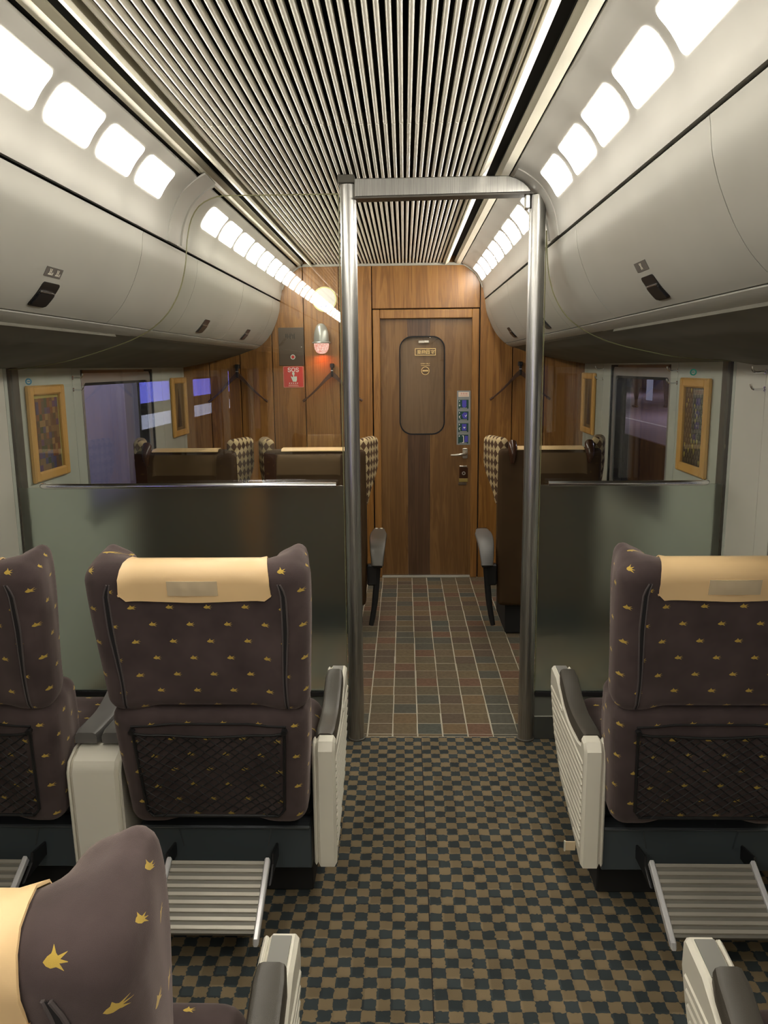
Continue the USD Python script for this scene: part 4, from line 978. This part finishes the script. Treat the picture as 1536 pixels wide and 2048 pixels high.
    for x in np.linspace(X0, X1, 13):
        for tt in (.328, .341, .354, .366): vv.append(up_pt(x, tt, .005))
    f = []
    for i in range(12):
        for j in range(3): f.append([i * 4 + j, i * 4 + j + 1, (i + 1) * 4 + j + 1, (i + 1) * 4 + j])
    f = np.array(f)[:, ::-1]; nn = 52; side = []
    for i in range(12): side += [[i * 4, (i + 1) * 4, (i + 1) * 4 + nn, i * 4 + nn], [(i + 1) * 4 + 3, i * 4 + 3, i * 4 + 3 + nn, (i + 1) * 4 + 3 + nn]]
    for j in range(3): side += [[j + 1, j, j + nn, j + 1 + nn], [48 + j, 49 + j, 49 + j + nn, 48 + j + nn]]
    part('ticket_pocket', G().raw(vv, np.vstack([f, side])), 'vinyl_clear', hc, smooth=60)
    cu = part('cushion', (CU_V, CU_F), 'moquette_birds', t, smooth=True, uv=np.stack([CU_V[:, 0], CU_V[:, 1] + CU_V[:, 2]], 1))
    # frame under the seat: grey beam with a bright edge, pedestal
    bx = .240
    bm = part('base_beam', G().box(-bx, bx, .030, .075, .112, .236, .003), 'beam_grey', t)
    part('beam_edge', G().box(-bx, bx, .020, .078, .236, .247, .004), 'beam_edge', bm)
    for s in (-1, 1): part('beam_seam', G().prism([(s * .118 - .002, .18), (s * .118 + .002, .18), (s * .130 + .002, .236), (s * .130 - .002, .236)], .0285, .032, 'y'), 'beam_edge', bm)
    part('seat_pan', G().box(-.24, .24, .08, .43, .247, .335, .01), 'black_plastic', t)
    part('pedestal', G().box(-.235, .235, .09, .42, .0, .247, .004), 'black_rubber', t)
    # footrest hanging behind the seat
    T, B = np.array([-.062, .196]), np.array([-.236, .112]); d = (B - T) / np.linalg.norm(B - T); nrm2 = np.array([d[1], -d[0]]); nrm2 = nrm2 if nrm2[1] > 0 else -nrm2
    L = np.linalg.norm(B - T); q = lambda s_, h: tuple(T + d * s_ + nrm2 * h)
    ft = part('footrest', G().prism([q(0, -.010), q(L, -.010), q(L, 0), q(0, 0)], -.125, .125, 'x'), 'alu_groove', t)
    nr = 9
    for k in range(nr):
        a = L * (k + .04) / nr; b = L * (k + .66) / nr
        part('rib', G().prism([q(a, -.001), q(b, -.001), q(b - .002, .0042), q(a + .002, .0042)], -.1245, .1245, 'x'), 'alu_ribbed', ft)
    for s in (-1, 1):
        part('end_bracket', G().prism([q(-.006, -.012), q(L + .016, -.012), q(L + .030, -.004), q(L + .018, .010), q(-.004, .010)], s * .1255, s * .1395, 'x', .003), 'bracket_silver', ft)
        part('swing_arm', G().prism([(.034, .190), (.030, .150), q(.060, -.016), q(.0, -.016), q(-.018, .004)], s * .140, s * .1475, 'x', .002), 'black_plastic', ft)
    if arm: aisle_arm(t, arm)
    return t
NX = {'L': -.506, 'LL': -1.164, 'R': .782}
Y0 = 2.0
GRP = 'dark swallow-pattern saloon seats'
seatL = make_seat('dark swallow-pattern seat with tan head cover, left of the aisle in the front row', 1, (NX['L'], Y0, 0), GRP)
seatR = make_seat('dark swallow-pattern single seat with tan head cover, right of the aisle', -1, (NX['R'], Y0, 0), GRP)
seatLL = make_seat('dark swallow-pattern window seat at the left edge, beyond the centre armrest', 0, (NX['LL'], Y0, 0), GRP)
dup(seatL, (NX['L'] + .006, Y0 - 1.267, 0), 'closest swallow-pattern seat, its wing and tan cover filling the lower left corner')
dup(seatR, (NX['R'], Y0 - 1.267, 0), 'closest swallow-pattern seat on the right, only its white armrest in frame')
# small clear clip on the right seat's flank
t = thing('plastic_clip', 'small clear clip sticking out low on the right armrest flank', 'clip', (NX['R'] - .3065, Y0 + .062, .166))
part('tongue', G().box(-.030, 0, -.002, .002, -.014, .014, .001), 'vinyl_clear', t)
part('rim', G().box(-.032, -.028, -.003, .003, -.016, .016, .001), 'print_pale', t)
# centre armrest between the two left seats
def console(y, lab):
    t = thing('centre_armrest', lab, 'armrest', (-.835, y, 0), group='centre armrests')
    p = [(.004, .120), (.30, .18), (.45, .36), (.47, .470), (.455, .480), (.06, .462), (.022, .458), (.004, .440)]
    p = [(.010, .155), (.34, .175), (.47, .36), (.49, .478), (.475, .490), (.060, .487), (.012, .468), (-.002, .440)]
    part('body', G().prism(p, -.066, .066, 'x', .010), 'arm_plastic', t)
    for s in (-1, 1):
        part('side_shell', G().prism(bis_inset(p, .002), s * .0665, s * .074, 'x', .0035), 'arm_inner', t)
        part('arm_pad', pad_mesh(G(), min(s * .002, s * .072), max(s * .002, s * .072), .022), 'leather_pale', t)
    return t
c0 = console(Y0 - .045, 'wide pale centre armrest with two leather pads between the left-hand seats')

# ================================================================== far seats beyond the glass: brown leather backs, checked wings
def far_back_sdf(x, y, z):
    return rb(x, y, z, 0, .045, .62, .277 - .012 * smooth01((.5 - z) / .4), .045, .44, .022)
def far_wing_sdf(x, y, z):
    ax = abs(x); k = smooth01((z - .74) / .24)
    d = rb(ax - .058 * max(0, y - .03) / .2, y, z, .246 + .008 * k, .070 + .050 * k, .925, .024 + .012 * k, .036 + .066 * k, .192, .030)
    return d
FB_V, FB_F = sdf_mesh(far_back_sdf, [-.31, -.02, .14, .31, .12, 1.10], .022)
FW_V, FW_F = sdf_mesh(far_wing_sdf, [-.38, -.02, .5, .38, .40, 1.17], .0145)
def make_far(lab, loc, arm, knobs):
    t = thing('leather_seat', lab, 'train seat', loc, group='brown leather seats with checked wings')
    part('back_shell', (FB_V, FB_F), 'leather_brown', t, smooth=True)
    for s in (-1, 1):
        sel = FW_V[FW_F].mean(1)[:, 0] * s > 0; f = FW_F[sel]; u, inv = np.unique(f, return_inverse=True); v = FW_V[u]; f = inv.reshape(-1, 3)
        part('wing', (v, f), 'diamond_checks', t, smooth=True, uv=np.stack([(v[:, 0] * s + v[:, 1] * .55) * .707 + v[:, 2] * .707 * .75, v[:, 2] * .707 * .75 - (v[:, 0] * s + v[:, 1] * .55) * .707], 1), label='cream and brown checked side wing')
    if arm >= 0: part('dark_edge', G().box(-.276, -.212, -.002, .004, .20, 1.045, .001), 'brown_wood_dark', t)
    part('front_pad', G().box(-.21, .21, .085, .14, .48, 1.05, .02), 'diamond_checks', t, uv=None, smooth=False) if False else None
    part('head_cover', G().prism([(-.0035, 1.052), (.02, 1.062), (.075, 1.064), (.10, 1.04), (.10, .90), (.104, .90), (.104, 1.045), (.078, 1.067), (.018, 1.066), (-.0035, 1.057)], -.18, .18, 'x'), 'vinyl_tan', t)
    part('cushion', G().box(-.22, .22, .10, .55, .36, .46, .04), 'leather_brown', t)
    part('seat_base', G().box(-.22, .22, .06, .50, .0, .345, .01), 'black_rubber', t)
    for s in knobs:
        k = part('grab_knob', G().tube([(s * .205, -.022, .985), (s * .205, -.028, 1.02), (s * .205, -.018, 1.06), (s * .205, .004, 1.088), (s * .205, .03, 1.092)], [.010, .019, .025, .024, .012], 14), 'brown_wood_dark', t)
    if arm:
        xa = arm * .335
        path = spline([(-.045, .425), (-.020, .475), (.020, .515), (.09, .540), (.19, .552), (.27, .556)], 18); g = G(); vs = []; n = 12
        for i, (y, z) in enumerate(path):
            u = i / 17; hw = .032 + .017 * math.sin(min(1, u * 1.5) * math.pi / 2) - .012 * smooth01((u - .75) / .25); 
            dy, dz = (path[min(i + 1, 17)] - path[max(i - 1, 0)]); L = math.hypot(dy, dz); ny, nz = -dz / L, dy / L
            for k in range(n):
                a = 2 * math.pi * k / n; ca, sa = math.copysign(abs(math.cos(a)) ** .6, math.cos(a)), math.copysign(abs(math.sin(a)) ** .6, math.sin(a))
                vs.append((xa + hw * ca, y + ny * .014 * sa, z + nz * .014 * sa))
        f = []
        for i in range(17):
            for k in range(n): a, b = i * n + k, i * n + (k + 1) % n; f += [[a, b, b + n], [a, b + n, a + n]]
        for k in range(1, n - 1): f += [[0, k + 1, k], [17 * n, 17 * n + k, 17 * n + k + 1]]
        ar = part('arm_pad', G().raw(vs, f), 'leather_pale' if arm < 0 else 'leather_grey', t)
        part('arm_tip', G().box(xa - .034, xa + .034, .262, .305, .543, .568, .008), 'leather_grey' if arm > 0 else 'brown_wood_dark', ar)
        if arm > 0:
            g = G()
            for dx in (-.014, .014):
                for dy in (.272, .287): g.box(xa + dx - .007, xa + dx + .007, dy, dy + .008, .5675, .5695, .0005)
            part('arm_button', g, 'print_pale', ar)
        part('arm_bracket', G().tube([tuple(p) for p in bez([(xa, .02, .470), (xa - arm * .005, .03, .30), (xa - arm * .02, .0, .16), (xa - arm * .040, -.01, .075)], 12)], [.020, .020, .019, .018, .018, .018, .018, .017, .016, .016, .015, .013], 10), 'black_plastic', t)
        part('arm_joint', G().box(xa - .026, xa + .026, -.012, .05, .405, .432, .004).box(xa - arm * .06, xa + .0, .0, .05, .30, .42, .008), 'black_plastic', t)
    return t
YF = 4.30
make_far('brown leather seat left of the aisle beyond the glass, checked wings both sides', (-.487, YF, 0), 1, ())
make_far('brown leather window seat behind the left glass, wooden knob at its outer corner', (-1.192, YF, 0), 0, (-1,))
make_far('brown leather seat right of the aisle beyond the glass, two wooden knobs', (.783, YF, 0), -1, (-1, 1))

# ================================================================== outside the windows: a station at night
def outside(name, mesh, material, lab, cat=None, kind='structure', group=None):
    m = usdkit.mesh(stage, path_for(name), mesh.mesh(), M[material], smooth=30); return tag(m.GetPrim(), lab, cat, group, kind)
outside('trackbed_ground', G().box(-30, 30, -30, 90, -1.4, -1.2), 'platform_face', 'dark track bed beneath the train')
t = thing('platform_floor', 'dusky station platform across the tracks with an edge line', kind='structure')
part('slab', G().box(4.9, 16, -20, 80, -1.2, -.02), 'platform_face', t)
part('paving', G().box(4.88, 16, -20, 80, -.02, 0), 'platform_floor', t)
part('edge_line', G().box(6.22, 6.34, -20, 80, 0, .006), 'platform_line', t)
outside('platform_wall', G().box(15, 15.2, -20, 80, 0, 6), 'platform_wall', 'dim lilac wall at the back of the far platform')
g = G()
for y in (20, 44): g.box(11.2, 11.6, y, y + .4, 0, 4.2, .03)
outside('platform_column', G().box(11.2, 11.6, 24, 24.4, 0, 4.2, .03), 'platform_face', 'dark column on the far platform seen through the right window', 'column', None)
outside('platform_board', G().box(9.88, 9.94, 32.6, 33.3, .05, .95, .01), 'board_light', 'pale lit board standing on the far platform', 'sign', None)
outside('platform_roof', G().box(5.6, 16, -20, 80, 4.04, 4.3), 'outer_wall_dark', 'dark canopy roof over the far platform')
for y in (8, 22, 40):  # unseen lamps, added to brighten the far platform
    l = thing('platform_lamp', f'added unseen lamp lighting the far platform, {({8: "first", 22: "second", 40: "third"})[y]} along', 'lamp', (9, y, 3.9), group='added far platform lamps')
    part('housing', G().box(-.16, .16, -1.3, 1.3, .05, .14, .01), 'outer_wall', l); r = UsdLux.RectLight.Define(stage, str(l.GetPath()) + '/tube'); r.CreateWidthAttr(.26); r.CreateHeightAttr(2.4); r.CreateColorAttr(Gf.Vec3f(.84, .80, 1.0)); r.CreateIntensityAttr(STATION_LIGHT)
# left: lit concrete wall beyond the next track, with an added blue glow box and added lamps
t = thing('station_wall', 'flat lilac-grey wall outside the left windows', kind='structure')
part('near_face', G().box(-4.7, -4.5, -18, 12.9, -1.2, 4.5), 'outer_wall', t)
part('recessed_face', G().box(-4.85, -4.65, 12.9, 40, -1.2, 4.5), 'outer_wall_dark', t)
t = thing('advertising_lightbox', 'added blue glowing box outside the left windows, for its reflection in the glass', 'sign', (-4.498, 0, 0))  # made-up glow, placed to give the blue reflection in the partition
part('case', G().box(0, .05, -14.5, -6.2, .40, 1.50, .01), 'black_plastic', t)
part('blue_face', G().box(.051, .056, -14.3, -6.4, .92, 1.42), 'sign_blue_light', t); part('white_face', G().box(.051, .056, -14.3, -6.4, .48, .72), 'sign_white_light', t)
for y, w_ in ((-8.0, 'behind the viewer'), (8.5, 'nearest the far window'), (12.5, 'beyond the far window')):  # out-of-view lamps added so the left outer wall is lit
    l = thing('wall_lamp', f'added unseen lamp lighting the left outer wall, {w_}', 'lamp', (-3.0, y, 3.5), group='added left outer lamps')
    part('housing', G().box(-.12, .12, -.95, .95, .02, .10, .01).box(-1.498, -.10, -.05, .05, .05, .10, .005), 'outer_wall', l)
    r = UsdLux.RectLight.Define(stage, str(l.GetPath()) + '/tube'); r.CreateWidthAttr(.2); r.CreateHeightAttr(1.8); r.CreateColorAttr(Gf.Vec3f(.84, .80, 1.0)); r.CreateIntensityAttr(STATION_LIGHT)

# ---- two passengers waiting on the far platform, in dark clothes
def figure(lab, loc, turn, stride, coat):
    J = lambda p: np.array(p, float)
    s = stride
    bones = [((0, 0, .93), .135, (0, 0, 1.16), .125), ((0, 0, 1.16), .125, (0, 0, 1.40), .135), ((-.15, 0, 1.42), .062, (.15, 0, 1.42), .062), ((0, 0, 1.42), .07, (0, .01, 1.53), .052)]
    for sd in (-1, 1):
        st = s * sd
        bones += [((sd * .09, 0, .90), .092, (sd * .095, st * .5, .50), .062), ((sd * .095, st * .5, .50), .062, (sd * .095, st, .085), .042), ((sd * .095, st - .05, .045), .040, (sd * .10, st + .16, .035), .034),
                  ((sd * .175, 0, 1.41), .055, (sd * .215, -.02, 1.12), .042), ((sd * .215, -.02, 1.12), .042, (sd * .20, .07, .87), .032), ((sd * .20, .07, .87), .034, (sd * .19, .10, .78), .026)]
    parts_ = []
    for a, ra, b, rb_ in bones:
        sph = [m3.Manifold.sphere(r, 14).translate(list(p)) for p, r in ((a, ra), (b, rb_))]
        parts_.append(m3.Manifold.batch_hull(sph))
    body = m3.Manifold.batch_boolean(parts_, m3.OpType.Add).refine_to_length(.045).to_mesh()
    tm = trimesh.Trimesh(body.vert_properties[:, :3], body.tri_verts, process=True); trimesh.smoothing.filter_taubin(tm, iterations=8)
    t = thing('person', lab, 'person', loc); 
    UsdGeom.Xformable(t).AddRotateZOp().Set(turn)
    part('body', tm, coat, t, smooth=True)
    hd = trimesh.creation.icosphere(3, 1.0); v = hd.vertices.copy(); v *= (.075, .095, .118); v[:, 1] += np.where((np.abs(v[:, 0]) < .018) & (v[:, 1] > .06) & (np.abs(v[:, 2] + .01) < .03), .018, 0); v += (0, .02, 1.635)
    h = part('head', (v, hd.faces), 'person_skin', t, smooth=True)
    hv = hd.vertices.copy(); keep = hd.triangles_center; sel = (keep[:, 2] > .25) | (keep[:, 1] < -.15); hv *= (.083, .102, .126); hv += (0, .012, 1.640)
    part('hair', (hv, hd.faces[sel]), 'person_hair', h, smooth=True)
    return t
figure('person in dark coat and trousers walking on the far platform, left of the pale board', (8.15, 28.6, 0), 20, .16, 'dark_cloth')
figure('person in dark clothes standing on the far platform at the window edge', (9.15, 28.4, 0), -150, .05, 'dark_cloth')
